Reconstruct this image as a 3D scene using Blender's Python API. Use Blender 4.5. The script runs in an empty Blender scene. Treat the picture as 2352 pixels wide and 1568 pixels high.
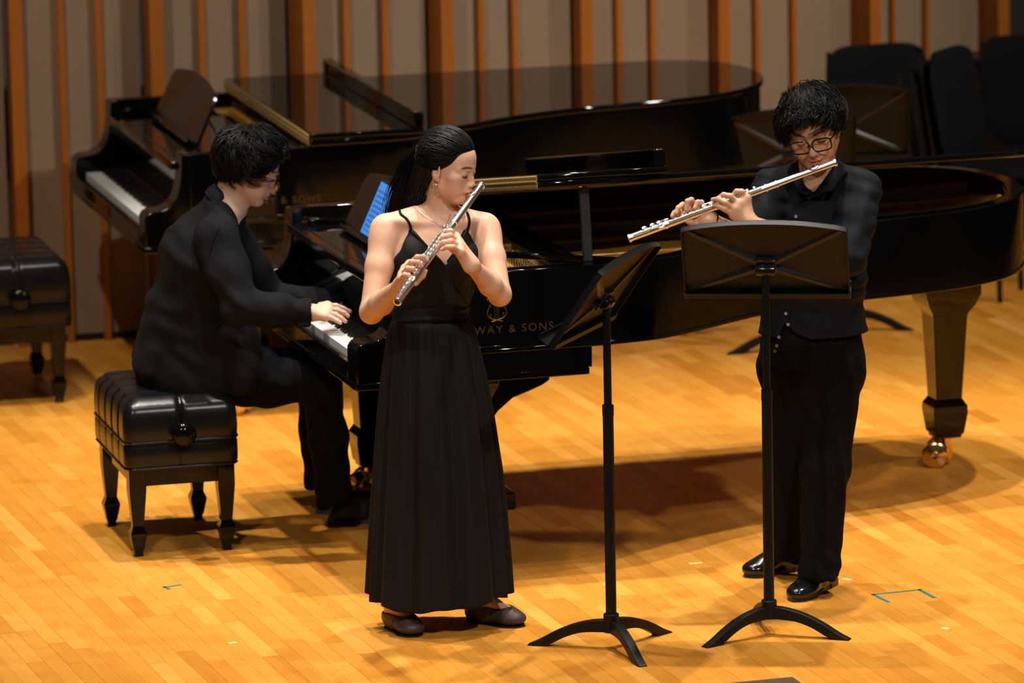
import bpy, math, random
import numpy as np
from mathutils import Matrix, Vector
rad = math.radians
SC = bpy.context.scene
COL = SC.collection
random.seed(7); RNG = np.random.default_rng(7)

# ------------------------------------------------------------------ camera
F_PX, PITCH, ROLL, CAM_H = 13067.0, rad(10.9), 0.0188, 4.2
cfw = np.array([0, math.cos(PITCH), -math.sin(PITCH)]); cr0 = np.array([1.0, 0, 0]); cu0 = np.array([0, math.sin(PITCH), math.cos(PITCH)])
cr = cr0*math.cos(ROLL) - cu0*math.sin(ROLL); cu = cu0*math.cos(ROLL) + cr0*math.sin(ROLL)
CPOS = np.array([0, 0, CAM_H])
cam_d = bpy.data.cameras.new('camera'); cam = bpy.data.objects.new('camera', cam_d); COL.objects.link(cam)
cam_d.sensor_width = 36.0; cam_d.lens = F_PX/2352*36.0; cam_d.clip_end = 200
cam.matrix_world = Matrix(((cr[0], cu[0], -cfw[0], 0), (cr[1], cu[1], -cfw[1], 0), (cr[2], cu[2], -cfw[2], CAM_H), (0, 0, 0, 1)))
cam_d.dof.use_dof = True; cam_d.dof.focus_distance = 17.55; cam_d.dof.aperture_fstop = 3.2
SC.camera = cam
def ray(x, y):
    return cfw*F_PX + cr*(x-1176) - cu*(y-784)
def fl(x, y, z=0.0):            # a photo pixel on the horizontal plane at height z
    d = ray(x, y); return CPOS + d*((z-CAM_H)/d[2])
def at(x, y, Y):                # a photo pixel at stage depth Y
    d = ray(x, y); return CPOS + d*(Y/d[1])

# ------------------------------------------------------------------ light
w = bpy.data.worlds.new('hall'); SC.world = w; w.use_nodes = True
w.node_tree.nodes['Background'].inputs[0].default_value = (1.0, 0.86, 0.72, 1); w.node_tree.nodes['Background'].inputs[1].default_value = 0.035
def spot(x, y, z, tx, ty, energy, ang=60, r=0.10, blend=0.5, col=(1, 0.93, 0.84)):
    l = bpy.data.lights.new('stage_downlight', 'SPOT'); o = bpy.data.objects.new('stage_downlight', l); COL.objects.link(o)
    l.energy = energy; l.spot_size = rad(ang); l.spot_blend = blend; l.shadow_soft_size = r; l.color = col
    o.location = (x, y, z); o.rotation_euler = (Vector((tx, ty, 0)) - Vector((x, y, z))).to_track_quat('-Z', 'Y').to_euler()
E_KEY = 1500
for (x, y) in ((-2.4, 18.6), (-0.4, 18.9), (1.6, 18.7), (3.6, 18.8)):
    spot(x, y, 9.0, x*0.8, y-0.3, E_KEY*1.25, 40, blend=0.6)
for (x, y, e) in ((-1.8, 15.8, 0.40), (0.4, 15.6, 0.30), (2.8, 15.8, 0.12)):
    spot(x, y, 9.0, x*0.7, 17.4, E_KEY*e, 44, blend=0.7)
spot(6.2, 17.2, 8.0, -0.8, 22.2, E_KEY*1.15, 40, r=0.15, blend=0.8)
spot(7.5, 18.0, 8.0, 1.6, 23.2, E_KEY*1.25, 40, r=0.15, blend=0.8)
spot(-3.2, 15.5, 9.0, -1.5, 21.6, E_KEY*0.95, 34, r=0.12, blend=0.8)
spot(3.4, 9.5, 7.5, 0.5, 17.6, E_KEY*1.0, 24, r=0.15, blend=0.7)
spot(-2.2, 9.5, 7.5, -0.2, 17.8, E_KEY*0.7, 24, r=0.15, blend=0.7)
SC.view_settings.view_transform = 'Standard'; SC.view_settings.look = 'None'; SC.view_settings.exposure = 0.0; SC.view_settings.gamma = 1.0
SC.view_settings.use_curve_mapping = False

# ------------------------------------------------------------------ helpers
def tag(o, label=None, cat=None, group=None, kind=None):
    if label: o['label'] = label
    if cat: o['category'] = cat
    if group: o['group'] = group
    if kind: o['kind'] = kind
    return o
def empty(name, loc=(0, 0, 0), rz=0.0, label=None, cat=None, group=None):
    o = bpy.data.objects.new(name, None); COL.objects.link(o); o.location = loc; o.rotation_euler = (0, 0, rz); o.empty_display_size = 0.1
    return tag(o, label, cat, group)
def link_mesh(me, name, mat, parent=None):
    o = bpy.data.objects.new(name, me); COL.objects.link(o)
    if mat is not None and len(me.materials) == 0: me.materials.append(mat)
    if parent is not None: o.parent = parent
    return o
def copy_tree(o, parent=None):
    c = o.copy(); COL.objects.link(c)
    if parent is not None: c.parent = parent
    for ch in list(o.children): copy_tree(ch, c)
    return c
def np_mesh(name, V, Fq, smooth=True, sharp=None):
    me = bpy.data.meshes.new(name); V = np.asarray(V, np.float32)
    if isinstance(Fq, np.ndarray):
        n, k = Fq.shape
        me.vertices.add(len(V)); me.vertices.foreach_set('co', V.ravel())
        me.loops.add(n*k); me.loops.foreach_set('vertex_index', Fq.astype(np.int32).ravel())
        me.polygons.add(n); me.polygons.foreach_set('loop_start', np.arange(0, n*k, k, dtype=np.int32))
        me.update(calc_edges=True)
    else:
        me.from_pydata([tuple(map(float, p)) for p in V], [], [tuple(f) for f in Fq])
    me.polygons.foreach_set('use_smooth', np.full(len(me.polygons), bool(smooth)))
    if smooth:
        if sharp is not None: me.set_sharp_from_angle(angle=rad(sharp))
    me.update(); return me
def frame_of(d):
    d = np.asarray(d, float); d = d/np.linalg.norm(d)
    a = np.array([0, 0, 1.0]) if abs(d[2]) < 0.9 else np.array([0, 1.0, 0])
    u = np.cross(a, d); u /= np.linalg.norm(u); return u, np.cross(d, u), d
class MB:
    def __init__(s): s.v = []; s.f = []
    def add(s, V, Fs, M=None):
        b = len(s.v)
        for p in V:
            p = np.asarray(p, float)
            if M is not None: p = M[:3, :3] @ p + M[:3, 3]
            s.v.append(p)
        for f in Fs: s.f.append(tuple(b+i for i in f))
        return s
    def box(s, x0, x1, y0, y1, z0, z1, M=None):
        return s.add([(x0, y0, z0), (x1, y0, z0), (x1, y1, z0), (x0, y1, z0), (x0, y0, z1), (x1, y0, z1), (x1, y1, z1), (x0, y1, z1)],
                     [(3, 2, 1, 0), (4, 5, 6, 7), (0, 1, 5, 4), (1, 2, 6, 5), (2, 3, 7, 6), (3, 0, 4, 7)], M)
    def prism(s, poly, a0, a1, axis='z', M=None):
        n = len(poly)
        def mk(p, a):
            return (p[0], p[1], a) if axis == 'z' else ((p[0], a, p[1]) if axis == 'y' else (a, p[0], p[1]))
        V = [mk(p, a0) for p in poly] + [mk(p, a1) for p in poly]
        ar = sum(poly[i][0]*poly[(i+1) % n][1] - poly[(i+1) % n][0]*poly[i][1] for i in range(n))
        flip = (ar < 0) != (axis == 'y')
        Fs = [tuple(range(n-1, -1, -1)), tuple(range(n, 2*n))] + [(i, (i+1) % n, n+(i+1) % n, n+i) for i in range(n)]
        if flip: Fs = [tuple(reversed(f)) for f in Fs]
        return s.add(V, Fs, M)
    def taper(s, secs, M=None):      # list of (z, hx, hy[, cx, cy]) square sections
        V = []
        for q in secs:
            z, hx, hy = q[:3]; cx, cy = q[3:] if len(q) > 3 else (0, 0)
            V += [(cx-hx, cy-hy, z), (cx+hx, cy-hy, z), (cx+hx, cy+hy, z), (cx-hx, cy+hy, z)]
        n = len(secs); Fs = [(3, 2, 1, 0), tuple(4*(n-1)+i for i in range(4))]
        for k in range(n-1):
            for i in range(4): j = (i+1) % 4; Fs.append((4*k+i, 4*k+j, 4*k+4+j, 4*k+4+i))
        if secs[-1][0] < secs[0][0]: Fs = [tuple(reversed(f)) for f in Fs]
        return s.add(V, Fs, M)
    def tube(s, pts, r, n=10, M=None, closed=False):
        P = [np.asarray(p, float) for p in pts]; m = len(P); rs = r if hasattr(r, '__len__') else [r]*m
        V = []; u = None
        for i in range(m):
            if closed: d = P[(i+1) % m]-P[i-1]
            else: d = P[min(i+1, m-1)]-P[max(i-1, 0)]
            d = d/(np.linalg.norm(d)+1e-12)
            if u is None: u, w_, _ = frame_of(d)
            else:
                u = u - d*(u@d); u /= np.linalg.norm(u)+1e-12
            w2 = np.cross(d, u)
            for k in range(n):
                a = 2*math.pi*k/n; V.append(P[i] + rs[i]*(math.cos(a)*u+math.sin(a)*w2))
        Fs = []
        for i in range(m if closed else m-1):
            j = (i+1) % m
            for k in range(n): l = (k+1) % n; Fs.append((i*n+k, i*n+l, j*n+l, j*n+k))
        if not closed: Fs += [tuple(range(n-1, -1, -1)), tuple((m-1)*n+k for k in range(n))]
        return s.add(V, Fs, M)
    def lathe(s, prof, o=(0, 0, 0), d=(0, 0, 1), n=20, M=None):    # profile (r, h)
        u, w_, d = frame_of(d); o = np.asarray(o, float); V = []
        for r, h in prof:
            for k in range(n):
                a = 2*math.pi*k/n; V.append(o+d*h+max(r, 1e-5)*(math.cos(a)*u+math.sin(a)*w_))
        Fs = []
        for i in range(len(prof)-1):
            for k in range(n): l = (k+1) % n; Fs.append((i*n+k, i*n+l, i*n+n+l, i*n+n+k))
        Fs += [tuple(range(n-1, -1, -1)), tuple((len(prof)-1)*n+k for k in range(n))]
        return s.add(V, Fs, M)
    def ball(s, c, r, n=16, m=10, M=None):
        rx, ry, rz = r if hasattr(r, '__len__') else (r, r, r)
        V = []; Fs = []
        for i in range(m+1):
            t = math.pi*i/m
            for k in range(n):
                a = 2*math.pi*k/n; V.append((c[0]+rx*math.sin(t)*math.cos(a), c[1]+ry*math.sin(t)*math.sin(a), c[2]-rz*math.cos(t)))
        for i in range(m):
            for k in range(n): l = (k+1) % n; Fs.append((i*n+k, i*n+l, i*n+n+l, i*n+n+k))
        return s.add(V, Fs, M)
    def grid(s, G, M=None, flip=False, wrap=False):    # G[i][j] points
        a, b = len(G), len(G[0]); V = [p for row in G for p in row]; Fs = []
        for i in range(a-1):
            for j in range(b if wrap else b-1):
                k = (j+1) % b; q = (i*b+j, i*b+k, (i+1)*b+k, (i+1)*b+j); Fs.append(q[::-1] if flip else q)
        return s.add(V, Fs, M)
    def mesh(s, name='m', smooth=True, sharp=38): return np_mesh(name, np.array(s.v), s.f, smooth, sharp)
    def build(s, name, mat, parent=None, smooth=True, sharp=38, bevel=0, seg=2):
        o = link_mesh(s.mesh(name, smooth, sharp), name, mat, parent)
        if bevel:
            b = o.modifiers.new('bevel', 'BEVEL'); b.width = bevel; b.segments = seg; b.limit_method = 'ANGLE'; b.angle_limit = rad(40)
        return o
def xform(loc=(0, 0, 0), rz=0.0, rx=0.0, ry=0.0):
    return np.array(Matrix.Translation(loc) @ Matrix.Rotation(rz, 4, 'Z') @ Matrix.Rotation(ry, 4, 'Y') @ Matrix.Rotation(rx, 4, 'X'))
def catmull(P, n=8, closed=False):
    P = [np.asarray(p, float) for p in P]; out = []; m = len(P)
    for i in range(m if closed else m-1):
        p1, p2 = P[i], P[(i+1) % m]
        p0 = P[i-1] if (i > 0 or closed) else 2*p1-p2
        p3 = P[(i+2) % m] if (i+2 < m or closed) else 2*p2-p1
        for k in range(n):
            t = k/n; out.append(0.5*((2*p1)+(-p0+p2)*t+(2*p0-5*p1+4*p2-p3)*t*t+(-p0+3*p1-3*p2+p3)*t**3))
    if not closed: out.append(P[-1])
    return out

# ------------------------------------------------------------------ materials
MATS = {}
def mat(name, col, rough=0.5, metal=0.0, spec=0.5, coat=0.0, coat_r=0.03, noise=None, bump=None, sheen=0.0, emis=None, trans=0.0, ior=1.45, sss=0.0):
    if name in MATS: return MATS[name]
    m = bpy.data.materials.new(name); m.use_nodes = True; nt = m.node_tree; b = nt.nodes['Principled BSDF']
    b.inputs['Base Color'].default_value = (*col, 1); b.inputs['Roughness'].default_value = rough; b.inputs['Metallic'].default_value = metal
    b.inputs['Specular IOR Level'].default_value = spec; b.inputs['Coat Weight'].default_value = coat; b.inputs['Coat Roughness'].default_value = coat_r
    b.inputs['IOR'].default_value = ior; b.inputs['Transmission Weight'].default_value = trans
    if sheen: b.inputs['Sheen Weight'].default_value = sheen; b.inputs['Sheen Roughness'].default_value = 0.5
    if emis: b.inputs['Emission Color'].default_value = (*emis[0], 1); b.inputs['Emission Strength'].default_value = emis[1]
    if sss: b.inputs['Subsurface Weight'].default_value = sss; b.inputs['Subsurface Radius'].default_value = (0.012, 0.005, 0.003); b.inputs['Subsurface Scale'].default_value = 1.0
    if noise or bump: tc = nt.nodes.new('ShaderNodeTexCoord')
    if noise:    # (scale, other colour)
        n = nt.nodes.new('ShaderNodeTexNoise'); n.inputs['Scale'].default_value = noise[0]; n.inputs['Detail'].default_value = 4
        nt.links.new(tc.outputs['Object'], n.inputs['Vector'])
        mx = nt.nodes.new('ShaderNodeMix'); mx.data_type = 'RGBA'; mx.inputs[6].default_value = (*col, 1); mx.inputs[7].default_value = (*noise[1], 1)
        nt.links.new(n.outputs['Fac'], mx.inputs[0]); nt.links.new(mx.outputs[2], b.inputs['Base Color'])
    if bump:     # (scale, strength, distance)
        n = nt.nodes.new('ShaderNodeTexNoise'); n.inputs['Scale'].default_value = bump[0]; n.inputs['Detail'].default_value = 3
        nt.links.new(tc.outputs['Object'], n.inputs['Vector'])
        bp = nt.nodes.new('ShaderNodeBump'); bp.inputs['Strength'].default_value = bump[1]; bp.inputs['Distance'].default_value = bump[2]
        nt.links.new(n.outputs['Fac'], bp.inputs['Height']); nt.links.new(bp.outputs['Normal'], b.inputs['Normal'])
    MATS[name] = m; return m
PIANO = mat('piano_black', (0.002, 0.002, 0.002), 0.05, spec=0.42)
BENCHB = mat('bench_black', (0.0025, 0.0025, 0.0025), 0.08, spec=0.26)
SATIN = mat('black_satin_paint', (0.006, 0.006, 0.006), 0.35)
BRASS = mat('brass', (0.75, 0.50, 0.20), 0.16, 1.0)
GOLDP = mat('gold_plate', (0.70, 0.36, 0.06), 0.36, 0.35, noise=(9, (0.5, 0.25, 0.04)))
HINGEM = mat('hinge_brass', (0.42, 0.28, 0.10), 0.36, 0.45)
PROPM = mat('prop_enamel', (0.03, 0.034, 0.045), 0.35)
INLAY = mat('brass_inlay', (0.17, 0.115, 0.055), 0.4, 0.9)
IVORY = mat('white_key', (0.82, 0.80, 0.76), 0.25)
EBONY = mat('black_key', (0.008, 0.008, 0.008), 0.3)
LEATHER = mat('black_leather', (0.0055, 0.0055, 0.0062), 0.26, spec=0.32, bump=(90, 0.12, 0.002))
FELT = mat('red_felt', (0.12, 0.01, 0.01), 0.9)
STANDM = mat('black_powder_coat', (0.0065, 0.0075, 0.0075), 0.40, spec=0.22, bump=(900, 0.25, 0.0008))
CHROME = mat('chrome', (0.6, 0.6, 0.62), 0.15, 1.0)
SILVER = mat('silver', (0.90, 0.89, 0.87), 0.30, 1.0)
SPRUCE = mat('soundboard_wood', (0.42, 0.22, 0.06), 0.4, noise=(14, (0.33, 0.16, 0.04)))
STEEL = mat('steel_wire', (0.35, 0.32, 0.28), 0.3, 1.0)

# wood of the floor: tone from each board, grain from its own coordinates
def wood_floor():
    m = bpy.data.materials.new('maple_floor'); m.use_nodes = True; nt = m.node_tree; b = nt.nodes['Principled BSDF']; L = nt.links.new
    at_ = nt.nodes.new('ShaderNodeAttribute'); at_.attribute_name = 'tone'
    tc = nt.nodes.new('ShaderNodeNewGeometry')
    mp = nt.nodes.new('ShaderNodeMapping'); mp.inputs['Rotation'].default_value = (0, 0, -rad(17)); L(tc.outputs['Position'], mp.inputs['Vector'])
    mp2 = nt.nodes.new('ShaderNodeMapping'); mp2.inputs['Scale'].default_value = (70, 3.0, 1); L(mp.outputs['Vector'], mp2.inputs['Vector'])
    addv = nt.nodes.new('ShaderNodeVectorMath'); addv.operation = 'MULTIPLY_ADD'; addv.inputs[1].default_value = (37, 91, 13)
    L(at_.outputs['Color'], addv.inputs[0]); L(mp2.outputs['Vector'], addv.inputs[2])
    n = nt.nodes.new('ShaderNodeTexNoise'); n.inputs['Scale'].default_value = 1.0; n.inputs['Detail'].default_value = 5; n.inputs['Distortion'].default_value = 0.8; L(addv.outputs[0], n.inputs['Vector'])
    n2 = nt.nodes.new('ShaderNodeTexNoise'); n2.inputs['Scale'].default_value = 9.0; n2.inputs['Detail'].default_value = 3; L(tc.outputs['Position'], n2.inputs['Vector'])
    ramp = nt.nodes.new('ShaderNodeValToRGB'); cr_ = ramp.color_ramp
    cr_.elements[0].position = 0.0; cr_.elements[0].color = (0.48, 0.165, 0.016, 1); cr_.elements[1].position = 1.0; cr_.elements[1].color = (0.78, 0.39, 0.085, 1)
    e = cr_.elements.new(0.35); e.color = (0.60, 0.235, 0.024, 1); e = cr_.elements.new(0.7); e.color = (0.70, 0.31, 0.045, 1)
    s1 = nt.nodes.new('ShaderNodeMath'); s1.operation = 'MULTIPLY_ADD'; s1.inputs[1].default_value = 0.40; L(n.outputs['Fac'], s1.inputs[0]); 
    s0 = nt.nodes.new('ShaderNodeMath'); s0.operation = 'ADD'; s0.inputs[1].default_value = -0.45; L(at_.outputs['Fac'], s0.inputs[0])
    s2 = nt.nodes.new('ShaderNodeMath'); s2.operation = 'MULTIPLY_ADD'; s2.inputs[1].default_value = 0.5; L(n2.outputs['Fac'], s2.inputs[0]); L(s0.outputs[0], s2.inputs[2])
    L(s2.outputs[0], s1.inputs[2]); L(s1.outputs[0], ramp.inputs['Fac']); L(ramp.outputs['Color'], b.inputs['Base Color'])
    b.inputs['Roughness'].default_value = 0.42; b.inputs['Specular IOR Level'].default_value = 0.30; b.inputs['Coat Weight'].default_value = 0.06; b.inputs['Coat Roughness'].default_value = 0.12
    bp = nt.nodes.new('ShaderNodeBump'); bp.inputs['Strength'].default_value = 0.04; bp.inputs['Distance'].default_value = 0.0005; L(n.outputs['Fac'], bp.inputs['Height']); L(bp.outputs['Normal'], b.inputs['Normal'])
    return m
FLOORM = wood_floor()
def grain(name, c0, c1, rough=0.4, scale=(30, 30, 1.2), spec=0.5):
    m = bpy.data.materials.new(name); m.use_nodes = True; nt = m.node_tree; b = nt.nodes['Principled BSDF']; L = nt.links.new
    tc = nt.nodes.new('ShaderNodeNewGeometry'); mp = nt.nodes.new('ShaderNodeMapping'); mp.inputs['Scale'].default_value = scale; L(tc.outputs['Position'], mp.inputs['Vector'])
    n = nt.nodes.new('ShaderNodeTexNoise'); n.inputs['Scale'].default_value = 1.0; n.inputs['Detail'].default_value = 5; L(mp.outputs['Vector'], n.inputs['Vector'])
    mx = nt.nodes.new('ShaderNodeMix'); mx.data_type = 'RGBA'; mx.inputs[6].default_value = (*c0, 1); mx.inputs[7].default_value = (*c1, 1)
    L(n.outputs['Fac'], mx.inputs[0]); L(mx.outputs[2], b.inputs['Base Color']); b.inputs['Roughness'].default_value = rough; b.inputs['Specular IOR Level'].default_value = spec
    return m
POSTW = grain('cherry_wood', (0.42, 0.13, 0.014), (0.30, 0.085, 0.01), 0.38)
PANELG = mat('wall_fabric', (0.275, 0.19, 0.122), 0.85, spec=0.2, noise=(60, (0.24, 0.165, 0.105)), bump=(400, 0.3, 0.001))
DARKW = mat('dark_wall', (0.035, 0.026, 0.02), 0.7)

# ------------------------------------------------------------------ floor: boards laid one by one
PA = rad(107)                                  # run of the boards
pd = np.array([math.cos(PA), math.sin(PA)]); pn = np.array([math.sin(PA), -math.cos(PA)])
sub = MB().box(-9, 9, 15.75, 29, -0.05, -0.004).build('floor', mat('subfloor', (0.05, 0.025, 0.01), 0.8), None, False)
tag(sub, 'warm honey coloured maple strip floor of the stage', kind='structure')
def board_mesh(u0, u1, v0, v1, tone, z):
    g = 0.00035; V = []
    for zz in (-0.004, z):
        for (a, b) in ((u0+g, v0+g), (u1-g, v0+g), (u1-g, v1-g), (u0+g, v1-g)):
            p = pd*a + pn*b; V.append((p[0], p[1]+0, zz))
    return V
PW = 0.0575; boards = []
C0 = np.array([0.0, 18.0])
for k in range(-135, 110):
    v0 = k*PW; u = -6 - random.random()
    while u < 8:
        Ln = random.choice((0.25, 0.32, 0.4, 0.5, 0.62, 0.8)) * random.uniform(0.9, 1.1)
        c = pd*(u+Ln/2) + pn*(v0+PW/2) + C0
        tone = min(1, max(0, random.gauss(0.50, 0.125) - (0.2 if random.random() < 0.10 else 0)))
        boards.append((c, u, u+Ln, v0, v0+PW, tone, -random.random()*0.0004)); u += Ln
def in_view(c):
    d = np.array([c[0], c[1], 0]) - CPOS; wz = d@cfw; x = 1176+F_PX*(d@cr)/wz; y = 784-F_PX*(d@cu)/wz
    return -40 < x < 2392 and y < 1640, y, x
QF = [(0, 1, 2, 3), (4, 7, 6, 5), (0, 4, 5, 1), (1, 5, 6, 2), (2, 6, 7, 3), (3, 7, 4, 0)]
vis = []; rest = []
for b in boards:
    ok, y, x = in_view(b[0])
    (vis if ok else rest).append((y if ok else 0, b))
vis.sort(key=lambda q: -q[0]); rest += vis[300:]; vis = vis[:300]
for _, (c, u0, u1, v0, v1, t, z) in vis:
    me = np_mesh('plank', np.array(board_mesh(u0, u1, v0, v1, t, z)) + np.array([C0[0], C0[1], 0]), [f[::-1] for f in QF], False)
    a = me.attributes.new('tone', 'FLOAT', 'FACE'); a.data.foreach_set('value', [t]*6)
    link_mesh(me, 'plank', FLOORM, sub)
V = []; Fs = []; T = []
for _, (c, u0, u1, v0, v1, t, z) in rest:
    if abs(c[0]) > 8 or not 15.95 < c[1] < 28: continue
    b = len(V); V += board_mesh(u0, u1, v0, v1, t, z); Fs += [tuple(b+i for i in f[::-1]) for f in QF]; T += [t]*6
me = np_mesh('distant_planks', np.array(V) + np.array([C0[0], C0[1], 0]), np.array(Fs), False)
a = me.attributes.new('tone', 'FLOAT', 'FACE'); a.data.foreach_set('value', T)
tag(link_mesh(me, 'distant_planks', FLOORM, sub), kind='stuff')

# ------------------------------------------------------------------ back wall: fabric panels between wooden fins
wallp = []      # plan points of the post fronts
PXP = [-1560, -1245, -930, -615, -300, 15, 330, 665, 985, 1300, 1612, 1935, 2225]
YW = [21.60, 21.64, 21.69, 21.76, 21.84, 21.95, 22.07, 22.22, 22.45, 22.78, 23.2, 23.75, 24.4]
WT = 4.6; FW = [0.05, 0.05, 0.05, 0.05, 0.05, 0.05, 0.054, 0.054, 0.056, 0.06, 0.065, 0.07, 0.078]
wall = empty('wall_back', (0, 22.5, 0)); tag(wall, 'back wall of grey fabric panels between orange wooden fins', kind='structure')
def wpart(mb, name, m, sm=False):
    mb.v = [p - np.array([0, 22.5, 0]) for p in mb.v]; return mb.build(name, m, wall, sm)
def plan(px, Y): p = at(px, 60, Y); return np.array([p[0], Y])
PP = [plan(x, y) for x, y in zip(PXP, YW)]
def slab(mb, a, b, th, z0, z1, back=0.0):       # upright board from plan point a to b, th thick towards the stage
    t = (b-a)/np.linalg.norm(b-a); nn = np.array([t[1], -t[0]])
    q = [a-nn*back, b-nn*back, b+nn*th, a+nn*th]
    mb.prism([tuple(p) for p in q], z0, z1); return mb
FD = [0.05, 0.05, 0.05, 0.05, 0.05, 0.08, 0.12, 0.15, 0.10, 0.10, 0.10, 0.15, 0.16]
for i in range(12):
    a, b = PP[i], PP[i+1]; t = (b-a)/np.linalg.norm(b-a); Lw = np.linalg.norm(b-a); nn = np.array([t[1], -t[0]])
    a2 = a + t*0.05
    e = 0.07 if i >= 8 else 0.0                 # the bay's last strip turns away before the fin
    be = b - t*(0.02+e)
    cuts = [0.0, 0.335, 0.65, 1.0]
    for k in range(3):
        p0 = a2 + (be-a2)*cuts[k]; p1 = a2 + (be-a2)*cuts[k+1]
        wpart(slab(MB(), p0+t*0.003, p1-t*0.003, 0.02, 0.03, WT, 0.03), 'fabric_panel', PANELG)
        if k < 2: wpart(slab(MB(), p1-t*0.013, p1+t*0.013, 0.045, 0.0, WT, 0.03), 'thin_batten', POSTW)
    if e: wpart(slab(MB(), be, b - nn*(-0.05) - t*0.012, 0.02, 0.03, WT, 0.03), 'fabric_panel', PANELG)
    wpart(slab(MB(), a2, be, 0.012, 0.0, 0.03, 0.03), 'base_strip', SATIN)
for i in range(13):
    a = PP[i]; j = max(1, min(i, 11)); t = (PP[j+1]-PP[j])/np.linalg.norm(PP[j+1]-PP[j])
    wpart(slab(MB(), a, a+t*FW[i], FD[i], 0.0, WT, 0.05), 'wooden_fin', POSTW)
end = PP[12] + np.array([0.05, 0])
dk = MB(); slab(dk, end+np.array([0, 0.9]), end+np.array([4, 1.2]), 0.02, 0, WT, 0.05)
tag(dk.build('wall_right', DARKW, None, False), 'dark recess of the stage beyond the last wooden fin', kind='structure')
pst = MB(); q = plan(2330, 25.4); pst.box(q[0], q[0]+0.12, 25.4, 25.5, 0, WT)
tag(pst.build('trim_1', POSTW, None, False), 'brown wooden post in the dark recess at the edge', kind='structure')

# ------------------------------------------------------------------ grand pianos
near_side = [(0.135, -0.13), (0.80, -0.13)]
bent = catmull([(0.80, -0.13), (1.0, -0.09), (1.2, 0.03), (1.42, 0.17), (1.7, 0.28), (2.0, 0.335), (2.25, 0.40), (2.44, 0.52), (2.57, 0.70), (2.625, 0.92), (2.60, 1.14), (2.52, 1.27), (2.40, 1.345), (2.26, 1.36)], 6)
bent = [np.array((p[0]-max(0, p[0]-1.7)*0.03, p[1])) for p in bent]
OUTL = [np.array(p) for p in near_side[:1]] + [np.asarray(p) for p in bent] + [np.array((1.2, 1.36)), np.array((0.135, 1.36))]
def offset(P, d):
    out = []
    for i in range(len(P)):
        t = P[min(i+1, len(P)-1)]-P[max(i-1, 0)]; t = t/np.linalg.norm(t); n = np.array([-t[1], t[0]]); out.append(P[i]+n*d)
    return out
def band(mb, A, B, z0, z1):
    n = len(A); V = [(p[0], p[1], z) for z in (z0, z1) for P in (A, B) for p in P]   # A0 B0 A1 B1
    Fs = []
    for i in range(n-1):
        a0, b0, a1, b1 = i, n+i, 2*n+i, 3*n+i
        Fs += [(a0, a0+1, a1+1, a1), (b0+1, b0, b1, b1+1), (a1, a1+1, b1+1, b1), (a0+1, a0, b0, b0+1)]
    Fs += [(0, 2*n, 3*n, n), (n-1, 2*n-1, 4*n-1, 3*n-1)]
    return mb.add(V, Fs)
LIDL = 0.58
def text_mesh(body, size, extrude=0.0006):
    c = bpy.data.curves.new('lettering', 'FONT'); c.body = body; c.size = size; c.extrude = extrude; c.space_character = 1.25; c.resolution_u = 3
    o = bpy.data.objects.new('lettering', c); COL.objects.link(o); bpy.context.view_layer.update()
    me = bpy.data.meshes.new_from_object(o.evaluated_get(bpy.context.evaluated_depsgraph_get())); bpy.data.objects.remove(o); return me
def split_parts(me):           # one mesh for each loose piece
    n = len(me.vertices); par = list(range(n))
    def find(a):
        while par[a] != a: par[a] = par[par[a]]; a = par[a]
        return a
    for e in me.edges:
        a, b = find(e.vertices[0]), find(e.vertices[1])
        if a != b: par[a] = b
    grp = {}
    for p in me.polygons: grp.setdefault(find(p.vertices[0]), []).append(tuple(p.vertices))
    out = []
    for fs in grp.values():
        ids = sorted({i for f in fs for i in f}); mp = {i: k for k, i in enumerate(ids)}
        out.append(np_mesh('letter', np.array([me.vertices[i].co[:] for i in ids]), [tuple(mp[i] for i in f) for f in fs], False))
    return out
KEYW = None
def make_leg(root, x, y, bracket=0):
    L = empty('leg', (x, y, 0)); L.parent = root
    m = MB(); m.taper([(0.665, 0.10, 0.10), (0.615, 0.10, 0.10), (0.575, 0.085, 0.085), (0.545, 0.066, 0.066), (0.53, 0.062, 0.062), (0.24, 0.047, 0.047), (0.235, 0.05, 0.05), (0.215, 0.062, 0.062), (0.19, 0.063, 0.063), (0.115, 0.052, 0.052), (0.11, 0.045, 0.045), (0.10, 0.045, 0.045)][::-1])
    lg = m.build('leg_post', PIANO, L, True, 25, bevel=0.003)
    if bracket:
        s = bracket; b = MB(); pr = [(0.05*s, 0.648), (0.05*s, 0.45), (0.075*s, 0.47), (0.11*s, 0.515), (0.16*s, 0.555), (0.22*s, 0.575), (0.26*s, 0.59), (0.285*s, 0.605), (0.285*s, 0.63), (0.27*s, 0.648)]
        b.prism(pr, -0.045, 0.045, 'y'); b.build('scroll_bracket', PIANO, L, True, 30, bevel=0.004)
    c = MB(); axd = np.array((-0.45, -0.89, 0.0)); axd /= np.linalg.norm(axd); oc = np.array((-0.03, 0.0, 0.046))
    for sy in (-1, 1): c.lathe([(0.0, -0.018), (0.012, -0.021), (0.016, -0.018), (0.036, -0.018), (0.046, -0.012), (0.046, 0.012), (0.036, 0.018), (0.016, 0.018), (0.012, 0.021), (0, 0.018)], oc+axd*sy*0.046, axd, 24)
    c.lathe([(0.024, 0.015), (0.024, 0.10)], (0.0, 0, 0), (0, 0, 1), 18); c.lathe([(0.012, -0.03), (0.012, 0.03)], oc, axd, 12)
    c.build('brass_caster', BRASS, L, True, 40)
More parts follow.
